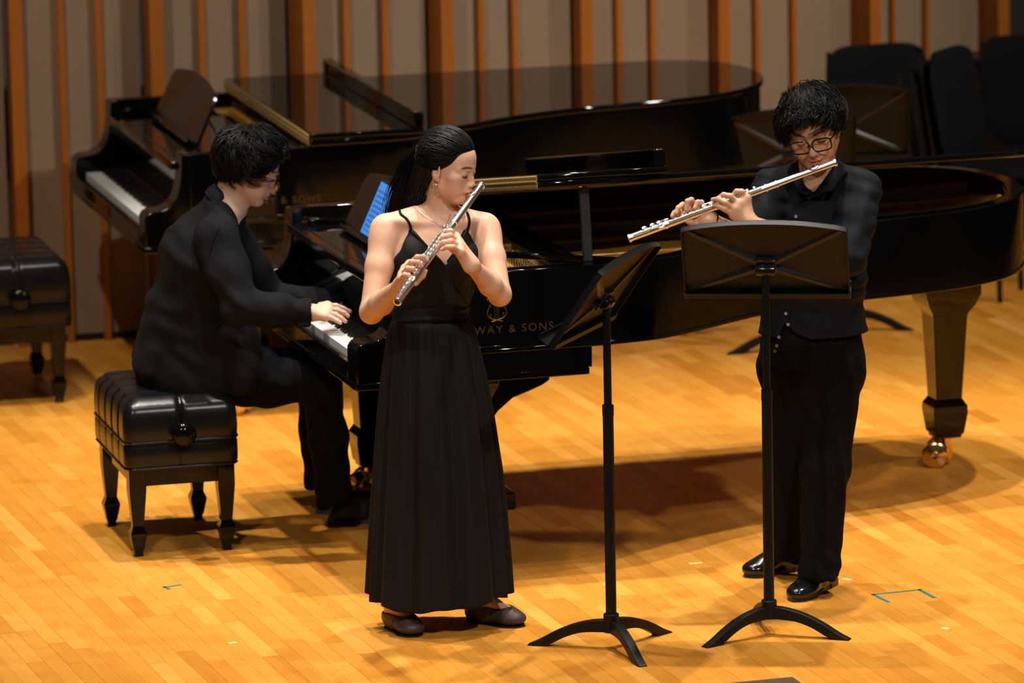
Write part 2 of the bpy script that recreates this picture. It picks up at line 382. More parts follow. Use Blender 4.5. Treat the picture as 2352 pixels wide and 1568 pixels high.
def make_piano(name, org, yaw, lid_ang, label):
    global KEYW
    R = empty(name, (org[0], org[1], 0), yaw, label, 'piano')
    inner = offset(OUTL, 0.055)
    rim = band(MB(), OUTL, inner, 0.74, 1.0).build('rim', PIANO, R, True, 40, bevel=0.005)
    band(MB(), offset(OUTL, -0.004), offset(OUTL, 0.02), 0.735, 0.75).build('rim_moulding', PIANO, R, True, 40, bevel=0.003)
    # arms with the scooped cheek
    prof = [(-0.035, 0.65), (-0.035, 0.772), (-0.024, 0.79), (-0.005, 0.796), (0.03, 0.80), (0.06, 0.812), (0.084, 0.84), (0.098, 0.88), (0.104, 0.93), (0.107, 0.99), (0.112, 1.0), (0.14, 1.0), (0.14, 0.65)]
    for y0, y1 in ((-0.13, -0.012), (1.242, 1.36)):
        MB().prism(prof, y0, y1, 'y').build('arm', PIANO, R, True, 30, bevel=0.006, seg=3)
    kb = MB(); kb.box(-0.04, 0.735, -0.135, 1.365, 0.645, 0.668).box(0.0, 0.72, -0.12, 1.35, 0.668, 0.70); kb.build('keybed', PIANO, R, True, 30, bevel=0.004)
    for y0 in (-0.131, 1.31): MB().box(0.135, 0.745, y0, y0+0.051, 0.668, 0.76).build('side_apron', PIANO, R, True, 30, bevel=0.003)
    MB().box(-0.036, -0.008, -0.012, 1.242, 0.66, 0.718).build('keyslip', PIANO, R, True, 30, bevel=0.004)
    for y0, y1 in ((-0.012, 0.0), (1.228, 1.242)): MB().box(-0.03, 0.15, y0, y1, 0.70, 0.752).build('key_block', PIANO, R, True, 30, bevel=0.003)
    # keys
    if KEYW is None:
        w = MB().box(0.0, 0.15, -0.0112, 0.0112, 0.70, 0.735).mesh('white_key', False); w.materials.append(IVORY)
        b = MB().taper([(0.725, 0.049, 0.0062, 0.101, 0), (0.747, 0.044, 0.0048, 0.103, 0)]).mesh('black_key', False); b.materials.append(EBONY); KEYW = (w, b)
    pit = 1.225/52
    for i in range(52):
        k = link_mesh(KEYW[0], 'white_key', None, R); k.location = (0, 1.225-(i+0.5)*pit, 0)
        if 'ABCDEFG'[i % 7] in 'ACDFG' and i < 51:
            k = link_mesh(KEYW[1], 'black_key', None, R); k.location = (0, 1.225-(i+1)*pit, 0)
    MB().box(0.148, 0.158, 0.0, 1.228, 0.70, 0.741).build('key_felt', FELT, R, False)
    # fallboard standing open, with a rounded top edge
    fb = [(0.154, 0.735), (0.15, 0.76), (0.135, 0.84), (0.122, 0.918), (0.128, 0.928), (0.14, 0.925), (0.155, 0.84), (0.17, 0.76), (0.175, 0.735)]
    MB().prism(fb, -0.01, 1.24, 'y').build('fallboard', PIANO, R, True, 35)
    # music shelf, rails and desk
    MB().box(0.085, 0.125, -0.012, 1.242, 0.928, 0.958).build('front_rail', PIANO, R, True, 30, bevel=0.006)
    sh = MB().box(0.125, 0.50, -0.02, 1.25, 0.94, 0.956); sh.build('music_shelf', PIANO, R, True, 30, bevel=0.003)
    for y0 in (0.01, 1.17): MB().prism(catmull([(0.15, 0.956), (0.155, 0.974), (0.18, 0.979), (0.24, 0.971), (0.36, 0.968), (0.40, 0.956)], 4), y0, y0+0.05, 'y').build('desk_slide', PIANO, R, True, 40, bevel=0.003)
    dk = empty('music_desk', (0.245, 0.695, 0.963)); dk.parent = R; dk.rotation_euler = (0, rad(25), 0)
    top = [(-0.40, 0.0), (0.40, 0.0), (0.385, 0.17), (0.36, 0.2), (0.25, 0.215), (0.12, 0.228), (0.0, 0.232), (-0.12, 0.228), (-0.25, 0.215), (-0.36, 0.2), (-0.385, 0.17)]
    MB().prism(top, 0.0, 0.014, 'x').build('desk_panel', mat('piano_satin', (0.004, 0.0035, 0.003), 0.16), dk, True, 35, bevel=0.002)
    MB().box(-0.028, 0.002, -0.36, 0.36, -0.006, 0.008).build('desk_ledge', PIANO, dk, True, 30, bevel=0.002)
    
    for ys in (-0.2, 0.2): MB().tube([(0.014, ys, 0.13), (0.11, ys, 0.055)], 0.005).build('desk_strut', BRASS, dk)
    band(MB(), [p for p in offset(OUTL, 0.0555) if p[0] > 0.62], [p for p in offset(OUTL, 0.062) if p[0] > 0.62], 0.85, 0.988).build('inner_rim_lining', mat('rim_veneer', (0.36, 0.13, 0.025), 0.35, noise=(12, (0.27, 0.09, 0.018))), R, True, 40)
    # iron plate, soundboard, strings
    i2 = offset(OUTL, 0.056)
    MB().prism([tuple(p) for p in i2], 0.885, 0.895).build('soundboard', SPRUCE, R, False)
    pl = band(MB(), [p for p in i2], [p for p in offset(OUTL, 0.14)], 0.925, 0.945)
    pl.box(0.56, 0.70, 0.0, 1.23, 0.925, 0.955)
    for y0, x1 in ((0.22, 1.4), (0.50, 2.28), (0.80, 2.5), (1.08, 2.48)): pl.box(0.6, x1, y0-0.014, y0+0.014, 0.925, 0.972)
    pl.build('iron_plate', GOLDP, R, True, 35, bevel=0.004)
    MB().prism([(0.60, -0.072), (0.84, -0.072), (1.0, -0.03), (1.18, 0.09), (1.36, 0.20), (1.30, 0.36), (0.95, 0.42), (0.60, 0.42)], 0.945, 0.966).build('treble_plate', GOLDP, R, True, 35, bevel=0.004)
    sg = MB()
    for k in range(60):
        y = 0.02+k*0.0205; xe = np.interp(y, [-0.1, 0.0, 0.15, 0.3, 0.4, 0.6, 0.9, 1.3], [0.95, 1.05, 1.3, 1.7, 2.15, 2.45, 2.5, 2.3]); sg.box(0.62, xe-0.06, y-0.0012, y+0.0012, 0.958, 0.9604)
    tag(sg.build('strings', STEEL, R, False), kind='stuff')
    dm = MB()
    for k in range(64): y = 0.03+k*0.0188; dm.box(0.66, 0.78, y-0.006, y+0.006, 0.961, 0.982)
    tag(dm.build('dampers', SATIN, R, False), kind='stuff')
    pn_ = MB()
    for k in range(80):
        for q in range(2): pn_.lathe([(0.0035, 0), (0.0035, 0.03)], (0.58+q*0.03+0.01*(k % 2), 0.02+k*0.0152, 0.95), (0, 0, 1), 6)
    tag(pn_.build('tuning_pins', CHROME, R), kind='stuff')
    # lid hinged on the straight bass side, its front flap folded back on top
    lo = offset(OUTL, -0.012)
    lp = [p for p in lo if p[0] > LIDL]; lp = [np.array((LIDL, -0.142))] + lp + [np.array((LIDL, 1.372))]
    lid = MB().prism([(p[0], p[1]-1.36) for p in lp], 0.0, 0.024).build('lid', PIANO, R, True, 35, bevel=0.007, seg=3)
    lid.location = (0, 1.36, 1.003); lid.rotation_euler = (-lid_ang, 0, 0)
    fl_ = MB().box(LIDL+0.002, 1.01, -1.502, 0.012, 0.025, 0.047).build('front_flap', PIANO, lid, True, 30, bevel=0.007, seg=3)
    MB().box(0.97, 1.01, -1.495, 0.005, 0.046, 0.105).build('flap_lip', PIANO, lid, True, 30, bevel=0.006)
    hg = MB().box(LIDL-0.003, LIDL-0.0005, -1.49, 0.0, 0.002, 0.045)
    hg.tube([(LIDL-0.004, -1.49, 0.0243), (LIDL-0.004, 0, 0.0243)], 0.004, 8)
    for k in range(74):
        for z in (0.0095, 0.039): hg.ball((LIDL-0.0035, -1.48+k*0.02, z), (0.003, 0.0045, 0.0045), 8, 5)
    hg.build('brass_hinge', HINGEM, lid, True, 40)
    for lx in (0.75, 1.4, 2.1): MB().lathe([(0.008, -0.045), (0.008, 0.045)], (lx, 1.375, 1.012), (1, 0, 0), 10).build('lid_hinge', BRASS, R)
    if lid_ang > 0:
        zt = 1.0 + 1.42*math.sin(lid_ang)
        MB().box(-0.015, 0.015, -0.01, 0.01, 0, zt-0.997, xform((0.757, -0.06, 1.0), 0, 0, rad(-2.5))).build('lid_prop', PROPM, R, True, 30, bevel=0.003)
        MB().lathe([(0.018, 0), (0.014, 0.004), (0.007, 0.02), (0.01, 0.026)], (0.757, -1.40, 0.0), (0, 0, -1), 12).build('prop_cup', BRASS, lid)
        MB().box(0.30, 1.05, 0.0, 0.022, 0.965, 0.985, xform((0.05, 0.55, 0.02), rad(-38))).build('long_prop', PIANO, R, True, 30, bevel=0.003)
    # legs, lyre with pedals
    make_leg(R, 0.36, 0.06, 1); make_leg(R, 0.36, 1.24, 1); make_leg(R, 2.36, 0.98, 0)
    MB().box(2.26, 2.46, 0.88, 1.08, 0.66, 0.745).build('leg_plate', PIANO, R, True, 30, bevel=0.004)
    ly = empty('pedal_lyre', (0.52, 0.66, 0)); ly.parent = R
    MB().box(-0.10, 0.14, -0.17, 0.17, 0.075, 0.135).build('pedal_box', PIANO, ly, True, 30, bevel=0.006)
    for s in (-1, 1):
        MB().tube(catmull([(0.02, s*0.07, 0.13), (0.02, s*0.10, 0.25), (0.02, s*0.115, 0.38), (0.02, s*0.09, 0.50), (0.02, s*0.10, 0.60)], 5), 0.022, 12).build('lyre_post', PIANO, ly)
    for s in (-1, 0, 1): MB().prism([(-0.20, -0.014), (-0.185, -0.02), (-0.10, -0.011), (0, -0.01), (0, 0.01), (-0.10, 0.011), (-0.185, 0.02), (-0.20, 0.014)], 0.048, 0.06, 'z', xform((-0.08, s*0.075, 0))).build('pedal', BRASS, ly, True, 40, bevel=0.002)
    # brass inlaid name and lyre emblem on the treble side
    tm = text_mesh('STEINWAY & SONS', 0.036); xs = [v.co.x for v in tm.vertices]; wd = max(xs)-min(xs); sx = 0.38/wd
    for lm in split_parts(tm):
        lm.materials.clear(); lm.materials.append(INLAY); t = link_mesh(lm, 'inlaid_letter', None, R); t.scale = (sx, 1.0, 1); t.rotation_euler = (rad(90), 0, 0); t.location = (0.235, -0.1312, 0.80)
    em = MB(); ex, ez = 0.43, 0.846; y = -0.1312
    for s in (-1, 1):
        em.tube([(ex+s*a, y, ez+b) for a, b in catmull([(0.004, -0.002), (0.022, 0.004), (0.032, 0.02), (0.026, 0.038), (0.018, 0.052), (0.022, 0.066), (0.031, 0.066), (0.03, 0.058)], 5)], 0.0022, 6)
        em.tube([(ex+s*a, y, ez+b) for a, b in catmull([(0.03, 0.012), (0.024, 0.008), (0.019, 0.014), (0.024, 0.019)], 4)], 0.0016, 6)
        em.tube([(ex+s*0.006, y, ez), (ex+s*0.006, y, ez+0.065)], 0.0012, 6)
    em.tube([(ex, y, ez-0.004), (ex, y, ez+0.072)], 0.0014, 6); em.tube([(ex-0.024, y, ez+0.058), (ex+0.024, y, ez+0.058)], 0.002, 6)
    em.tube([(ex-0.018, y, ez-0.008), (ex, y, ez-0.003), (ex+0.018, y, ez-0.008)], 0.002, 6)
    em.build('lyre_emblem', INLAY, R)
    return R
FO = np.array([-0.496, 17.808]); FYAW = rad(16); BO = np.array([-1.316, 20.393]); BYAW = rad(14.5)
front_piano = make_piano('grand_piano', FO, FYAW, rad(9.6), 'black concert grand piano being played, lid propped open, tablet on its desk')
back_piano = make_piano('grand_piano', BO, BYAW, 0.0, 'black concert grand piano with lid shut standing unused before the wall')
def ploc(o, yaw, la, lc, z): return np.array([o[0]+la*math.cos(yaw)-lc*math.sin(yaw), o[1]+la*math.sin(yaw)+lc*math.cos(yaw), z])

# tablet leaning on the front piano's desk
def screen_mat():
    m = bpy.data.materials.new('tablet_screen'); m.use_nodes = True; nt = m.node_tree; b = nt.nodes['Principled BSDF']; L = nt.links.new
    tc = nt.nodes.new('ShaderNodeTexCoord'); sp = nt.nodes.new('ShaderNodeSeparateXYZ'); L(tc.outputs['Object'], sp.inputs[0])
    def M(op, a, bb, c=None):
        n = nt.nodes.new('ShaderNodeMath'); n.operation = op
        for k, q in enumerate((a, bb, c)):
            if q is None: continue
            if isinstance(q, (int, float)): n.inputs[k].default_value = q
            else: L(q, n.inputs[k])
        return n.outputs[0]
    yy, zz = sp.outputs[1], sp.outputs[2]
    sysf = M('FRACT', M('MULTIPLY', zz, 58), 0); band_ = M('LESS_THAN', sysf, 0.52)          # staves
    n = nt.nodes.new('ShaderNodeTexNoise'); n.inputs['Scale'].default_value = 260; L(tc.outputs['Object'], n.inputs['Vector'])
    ink = M('MULTIPLY', band_, M('GREATER_THAN', n.outputs['Fac'], 0.42))
    pg = M('ABSOLUTE', yy, 0); inpage = M('MULTIPLY', M('GREATER_THAN', pg, 0.007), M('LESS_THAN', pg, 0.118))
    inz = M('MULTIPLY', M('GREATER_THAN', zz, 0.022), M('LESS_THAN', zz, 0.168))
    ink = M('MULTIPLY', ink, M('MULTIPLY', inpage, inz))
    mx = nt.nodes.new('ShaderNodeMix'); mx.data_type = 'RGBA'; mx.inputs[6].default_value = (0.045, 0.27, 0.78, 1); mx.inputs[7].default_value = (0.008, 0.11, 0.40, 1); L(ink, mx.inputs[0])
    b.inputs['Base Color'].default_value = (0.01, 0.01, 0.01, 1); L(mx.outputs[2], b.inputs['Emission Color']); b.inputs['Emission Strength'].default_value = 0.95; b.inputs['Roughness'].default_value = 0.4
    return m
tp = ploc(FO, FYAW, 0.2385, 0.70, 0.975)
tab = empty('tablet', tp, 0, 'tablet with glowing blue screen of sheet music on the piano desk', 'tablet'); tab.rotation_euler = (Matrix.Rotation(FYAW, 3, 'Z') @ Matrix.Rotation(rad(25), 3, 'Y')).to_euler()
MB().box(-0.0065, 0.0, -0.14, 0.14, 0.0, 0.20).build('tablet_body', mat('tablet_shell', (0.01, 0.01, 0.011), 0.3), tab, True, 30, bevel=0.002)
MB().box(-0.0072, -0.0064, -0.131, 0.131, 0.009, 0.191).build('screen', screen_mat(), tab, False)

# ------------------------------------------------------------------ adjustable benches
def cushion(hx, hy, z0, z1, nbx, nby):
    per = []; r = 0.035                                   # rounded rectangle, counter-clockwise
    for cx, cy, a0 in ((hx-r, hy-r, 0), (-hx+r, hy-r, 90), (-hx+r, -hy+r, 180), (hx-r, -hy+r, 270)):
        for k in range(7): a = rad(a0+15*k); per.append((cx+r*math.cos(a), cy+r*math.sin(a)))
    fine = []
    for i in range(len(per)):
        p, q = np.array(per[i]), np.array(per[(i+1) % len(per)]); n = max(1, int(np.linalg.norm(q-p)/0.007))
        for k in range(n): fine.append(p+(q-p)*k/n)
    fine = np.array(fine)
    bx = [(-hx+2*hx*(i+1)/(nbx+1)) for i in range(nbx)]; by = [(-hy+2*hy*(i+1)/(nby+1)) for i in range(nby)]
    def groove(s, c, w): return np.exp(-((s-c)/w)**2)
    rows = []; zb = z0+0.075
    zs = [(0.0, 0.97), (0.012, 1.0), (0.04, 1.005), (0.066, 1.0), (0.073, 0.985), (0.08, 1.0), (0.11, 1.008), (0.14, 1.0), (0.16, 0.985), (0.172, 0.965), (0.182, 0.93), (0.188, 0.88)]
    H = z1-z0
    for z, s in zs:
        z = z*H/0.205
        P = fine*s
        w = 1.0 if z > 0.075*H/0.205 else 0.35
        dsp = np.zeros(len(fine))
        side_y = np.abs(np.abs(fine[:, 1])-hy) < 0.004; side_x = np.abs(np.abs(fine[:, 0])-hx) < 0.004
        for c in bx: dsp += side_y*groove(fine[:, 0], c, 0.008)
        for c in by: dsp += side_x*groove(fine[:, 1], c, 0.008)
        P = P*(1-(0.012*w*dsp)[:, None]/np.maximum(0.05, np.linalg.norm(P, axis=1))[:, None])
        rows.append([(p[0], p[1], z0+z) for p in P])
    for s in np.linspace(0.83, 0.02, 26):
        P = fine*s; h = H*(0.192/0.205) + 0.016*(1-s**4)
        x, y = P[:, 0], P[:, 1]; d = np.zeros(len(P))
        for i, cx in enumerate(bx):
            for cy in by: d = np.maximum(d, 0.020*np.exp(-((x-cx)**2+(y-cy)**2)/0.022**2))
        g = np.zeros(len(P))
        for cx in bx: g = np.maximum(g, 0.007*groove(x, cx, 0.009))
        for cy in by: g = np.maximum(g, 0.007*groove(y, cy, 0.009))
        rows.append([(p[0], p[1], z0+h-max(a, b)) for p, a, b in zip(P, d, g)])
    m = MB(); m.grid(rows, wrap=True, flip=False)
    m.f.append(tuple(range(len(fine)))[::-1]); m.f.append(tuple(len(m.v)-len(fine)+k for k in range(len(fine))))
    btn = [(cx, cy, z1-0.012) for cx in bx for cy in by]
    return m, fine, btn
def make_bench(loc, yaw, label, brass=False, hx=0.19, hy=0.285, top=0.535):
    R = empty('piano_bench', loc, yaw, label, 'bench', 'adjustable piano benches')
    z0 = 0.295
    m, per, btn = cushion(hx, hy, z0, top, 1, 4)
    m.build('cushion', LEATHER, R, True, 60)
    for zz, s in ((z0+0.003, 0.985), (z0+0.078*(top-z0)/0.205, 1.0)): MB().tube([(p[0]*s, p[1]*s, zz) for p in per[::2]], 0.0045, 6, closed=True).build('piping', LEATHER, R)
    for b in btn: MB().ball(b, (0.011, 0.011, 0.006), 12, 6).build('tuft_button', LEATHER, R)
    MB().box(-hx+0.03, hx-0.03, -hy+0.03, hy-0.03, 0.235, z0+0.01).build('apron', BENCHB, R, True, 30, bevel=0.004)
    for sx in (-1, 1):
        for sy in (-1, 1):
            l = MB().taper([(0.30, 0.028, 0.028), (0.22, 0.028, 0.028), (0.105, 0.0185, 0.0185), (0.10, 0.019, 0.019), (0.08, 0.027, 0.027), (0.074, 0.027, 0.027), (0.022, 0.017, 0.017), (0.02, 0.014, 0.014), (0.0, 0.014, 0.014)][::-1], xform((sx*0.148, sy*0.236, 0)))
            lo = l.build('leg', BENCHB, R, True, 25, bevel=0.002)
            if brass: MB().lathe([(0.015, 0), (0.019, 0.004), (0.015, 0.022)], (sx*0.148, sy*0.236, 0.0), (0, 0, 1), 14).build('brass_foot', BRASS, lo)
    for s in (-1, 1):
        k = MB().lathe([(0.012, 0), (0.012, 0.018), (0.02, 0.02), (0.034, 0.025), (0.041, 0.036), (0.040, 0.046), (0.031, 0.057), (0.015, 0.063), (0, 0.064)], (0.0, s*(hy-0.004), z0+0.118), (0, s, 0), 24); k.build('height_knob', BENCHB, R)
    return R
bench = make_bench((-1.155, 18.478, 0), rad(14.5), 'black tufted leather piano bench the pianist sits on')
bench2 = make_bench((-1.893, 20.975, 0), rad(14.5), 'empty black tufted leather bench with brass feet, cut by the left edge', True, 0.20, 0.29, 0.56)

# ------------------------------------------------------------------ music stands
DESK = None
def make_stand(loc, foot_deg, desk_rz, pivot_z, split_z, tilt, label, group):
    R = empty('music_stand', loc, 0, label, 'music stand', group)
    hub = MB().lathe([(0.024, 0.05), (0.024, 0.105), (0.021, 0.108), (0.0, 0.108)], (0, 0, 0), (0, 0, 1), 18); hub.build('hub', STANDM, R)
    prof = catmull([(0.0, 0.088), (0.05, 0.086), (0.11, 0.073), (0.17, 0.049), (0.225, 0.019), (0.26, 0.003)], 4)
    prof = [tuple(p) for p in prof] + [(0.262, 0.0), (0.195, 0.0), (0.193, 0.007), (0.185, 0.009)] + [tuple(p) for p in catmull([(0.185, 0.009), (0.14, 0.032), (0.09, 0.047), (0.03, 0.05), (0.0, 0.05)], 4)[1:]]
    for a in foot_deg:
        MB().prism(prof, -0.014, 0.014, 'y', xform((0, 0, 0), rad(a))).build('foot', STANDM, R, True, 35, bevel=0.004)
    MB().lathe([(0.0165, 0.09), (0.0165, split_z-0.035), (0.0175, split_z-0.034), (0.0175, split_z), (0.0, split_z+0.001)], n=18).build('lower_tube', STANDM, R)
    MB().lathe([(0.012, split_z-0.01), (0.012, pivot_z-0.005), (0.0, pivot_z-0.004)], n=16).build('upper_tube', STANDM, R)
    D = empty('desk', (0, 0, pivot_z)); D.parent = R
    D.rotation_euler = (Matrix.Rotation(desk_rz, 3, 'Z') @ Matrix.Rotation(tilt, 3, 'X')).to_euler()     # local z up the desk, +y to the reader
    arch = catmull([(-0.247, 0.148), (-0.235, 0.163), (-0.12, 0.184), (0.0, 0.190), (0.12, 0.184), (0.235, 0.163), (0.247, 0.148)], 4)
    out = [(-0.254, -0.125)] + [(0.254, -0.125)] + [(p[0]*1.018, p[1]) for p in reversed(arch)]
    MB().prism(out, 0.020, 0.0235, 'y').build('desk_panel', STANDM, D, True, 35)
    edge = [np.array((0.2525, -0.125))] + [np.array((p[0]*1.018, p[1])) for p in reversed(arch)] + [np.array((-0.2525, -0.125))]
    fl2 = MB(); n = len(edge)
    inn = [e*0.985 if 0 < i < n-1 else e*np.array((0.985, 1)) for i, e in enumerate(edge)]
    V = [(e[0], yy, e[1]) for yy in (0.004, 0.022) for E_ in (edge, inn) for e in E_]
    Fs = []
    for i in range(n-1): a0, b0, a1, b1 = i, n+i, 2*n+i, 3*n+i; Fs += [(a0, a1, a1+1, a0+1), (b0, b0+1, b1+1, b1), (a0, a0+1, b0+1, b0), (a1, b1, b1+1, a1+1)]
    fl2.add(V, Fs); fl2.build('rolled_edge', STANDM, D, True, 35)
    for sx in (-1, 1):
        for cx, cz in ((sx*0.235, 0.148), (sx*0.245, -0.112)):
            d = np.array([cx, cz]); ln = np.linalg.norm(d); nn = np.array([-d[1], d[0]])/ln; b = MB(); V = []
            for t, hw, dp in ((0.05, 0.017, 0.013), (1.0, 0.013, 0.004)):
                p = d*t
                for s_, y_ in ((-hw, 0.021), (-hw*0.4, 0.021-dp), (hw*0.4, 0.021-dp), (hw, 0.021)): q = p+nn*s_; V.append((q[0], y_, q[1]))
            b.add(V, [(0, 1, 5, 4), (1, 2, 6, 5), (2, 3, 7, 6), (0, 3, 2, 1), (4, 5, 6, 7), (3, 0, 4, 7)]); b.build('stiffening_rib', SATIN, D, True, 25)
    tr = MB().box(-0.254, 0.254, 0.0, 0.062, -0.128, -0.1255).box(-0.254, 0.254, 0.060, 0.0625, -0.126, -0.110).box(-0.254, 0.254, 0.0, 0.003, -0.128, -0.105); tr.build('tray', STANDM, D, True, 30)
    pv = MB(); pv.box(-0.032, 0.032, 0.004, 0.021, -0.03, 0.035); pv.lathe([(0.016, -0.03), (0.018, -0.026), (0.018, 0.026), (0.016, 0.03)], (0, -0.001, 0), (1, 0, 0), 16)
    pv.build('pivot_bracket', mat('black_gloss_plastic', (0.008, 0.008, 0.01), 0.18), D, True, 35, bevel=0.002)
    return R
pL = fl(1405, 1487); pR = fl(1767, 1455)
make_stand(pL, (167, 46, -70), rad(68), 1.07, 0.755, rad(35), 'black music stand turned sideways between the two flutists', 'music stands in front')
make_stand(pR, (98, 218, 338), rad(-6), 1.135, 0.765, rad(35), 'black music stand standing in front of the man with the flute', 'music stands in front')
pA = fl(1822, 806); pB = fl(1950, 775)
make_stand(pA, (190, 310, 70), rad(8), 0.76, 0.55, rad(14), 'black music stand at the back, left of the pair behind the man', 'music stands at the back')
make_stand(pB + np.array([0, 0.15, 0]), (355, 115, 235), rad(3), 0.79, 0.56, rad(14), 'black music stand at the back, right of the pair behind the man', 'music stands at the back')

# ------------------------------------------------------------------ chairs and cases at the back right
CHAIRF = mat('black_upholstery', (0.0035, 0.0035, 0.004), 0.85, spec=0.12, bump=(500, 0.3, 0.001))
def make_chair(loc, rz, label, zoff=0.0, legs=True):
    R = empty('orchestra_chair', (loc[0], loc[1], zoff), rz, label, 'chair', 'black chairs at the back of the stage')
    def pad(w, h, d, bow, M):
        rows = []; n, m = 20, 14
        for side in (1, -1):
            for j in range(m+1):
                v = -1+2*j/m; row = []
                for i in range(n+1):
                    u = -1+2*i/n; e = max(0, 1-(abs(u)**4+abs(v)**4)); q = (abs(u)**5+abs(v)**5)**0.2; k = max(abs(u), abs(v), 1e-6)/max(q, 1e-6)
                    row.append((u*k*w/2, side*d/2*e**0.4+bow*u*u, v*k*h/2))
                rows.append(row)
        b = MB(); b.grid(rows[:m+1], M); b.grid(rows[m+1:], M, flip=True); return b
    pad(0.46, 0.46, 0.05, -0.03, xform((0, 0.19, 0.70), 0, rad(-10))).build('backrest', CHAIRF, R, True, 60)
    pad(0.46, 0.43, 0.055, 0.0, xform((0, -0.02, 0.455), 0, rad(90))).build('seat', CHAIRF, R, True, 60)
    if legs:
        for s in (-1, 1):
            MB().tube(catmull([(s*0.21, -0.20, 0.0), (s*0.21, -0.19, 0.25), (s*0.21, -0.17, 0.42), (s*0.21, -0.1, 0.435), (s*0.21, 0.15, 0.435)], 4), 0.012, 8).build('front_leg', SATIN, R)
            MB().tube(catmull([(s*0.21, 0.24, 0.0), (s*0.21, 0.19, 0.25), (s*0.21, 0.17, 0.45), (s*0.21, 0.21, 0.70), (s*0.19, 0.25, 0.90)], 4), 0.012, 8).build('rear_leg', SATIN, R)
    return R
def chair_at(px, Y, rz, label, z=0.0): p = at(px, 300, Y); make_chair((p[0], Y), rz, label, z)
chair_at(2058, 23.15, rad(20), 'black padded chair with a broad back, leftmost of the row of chairs', 0.0)
chair_at(2238, 22.72, rad(62), 'black padded chair turned sideways, second from the left in the row', 0.0)
chair_at(2286, 22.72, rad(62), 'black padded chair turned sideways, third from the left in the row', 0.05)
chair_at(2400, 23.35, rad(12), 'black padded chair facing forward, rightmost and cut by the right edge', 0.0)
q = at(2165, 145, 23.85); q2 = at(2250, 145, 23.85)
tag(MB().box(q[0], q2[0]+0.25, 23.85, 24.05, 0, q[2]).box(q[0]-0.02, q2[0]+0.27, 23.83, 24.07, q[2], q[2]+0.018).build('equipment_cabinet', SATIN, None, True, 30, bevel=0.004), 'tall black cabinet with a flat grey ledge behind the chairs', 'cabinet')
q = at(2262, 118, 24.9)
tag(MB().box(q[0], q[0]+0.9, 24.9, 25.15, 0, q[2]).box(q[0]-0.02, q[0]+0.92, 24.88, 25.17, q[2], q[2]+0.02).build('equipment_case', SATIN, None, True, 30, bevel=0.004), 'black case in the dark recess at the far right', 'case')

# ------------------------------------------------------------------ tape marks and hatch on the floor
TEAL = mat('teal_tape', (0.03, 0.16, 0.15), 0.6); YEL = mat('pale_yellow_tape', (0.85, 0.75, 0.30), 0.6); WHT = mat('white_tape', (0.9, 0.82, 0.6), 0.6)
def tape(name, pts, wd, m, label, cat='tape mark'):
    mb = MB(); P = [fl(*p) for p in pts]
    for a, b in zip(P[:-1], P[1:]):
        d = (b-a)[:2]; ln = np.linalg.norm(d); d /= ln; M = xform((a[0], a[1], 0), math.atan2(d[1], d[0])); mb.box(-wd/2, ln+wd/2, -wd/2, wd/2, 0.0, 0.0006, M)
    tag(mb.build(name, m, None, False), label, cat)
tape('floor_tape', [(2040, 1382), (2006, 1365), (2112, 1354), (2145, 1372)], 0.012, TEAL, 'three-sided teal tape mark on the floor right of the man')
tape('floor_tape', [(388, 1352), (378, 1348), (413, 1343)], 0.012, TEAL, 'small teal tape corner on the floor below the occupied bench')
tape('floor_tape', [(1939, 1329), (1951, 1331)], 0.014, YEL, 'pale yellow tape dash beside the man\'s shoes')
tape('floor_tape', [(2168, 1442), (2174, 1443)], 0.016, YEL, 'pale yellow tape square below the teal tape mark')
tape('floor_tape', [(1588, 1294), (1608, 1292)], 0.014, YEL, 'pale yellow tape dash between the two front music stands')
tape('floor_tape', [(531, 1476), (539, 1475)], 0.014, YEL, 'pale yellow tape dash left of the woman\'s shoes')
hp = fl(1820, 1556); hm = MB().box(-0.22, 0.0, -0.25, 0.0, 0.0, 0.003, xform((hp[0], hp[1], 0), rad(17)))
tag(hm.build('floor_hatch', mat('worn_black_metal', (0.006, 0.006, 0.006), 0.6, noise=(150, (0.14, 0.08, 0.03))), None, False), 'worn black hatch plate in the floor at the bottom edge', 'hatch')

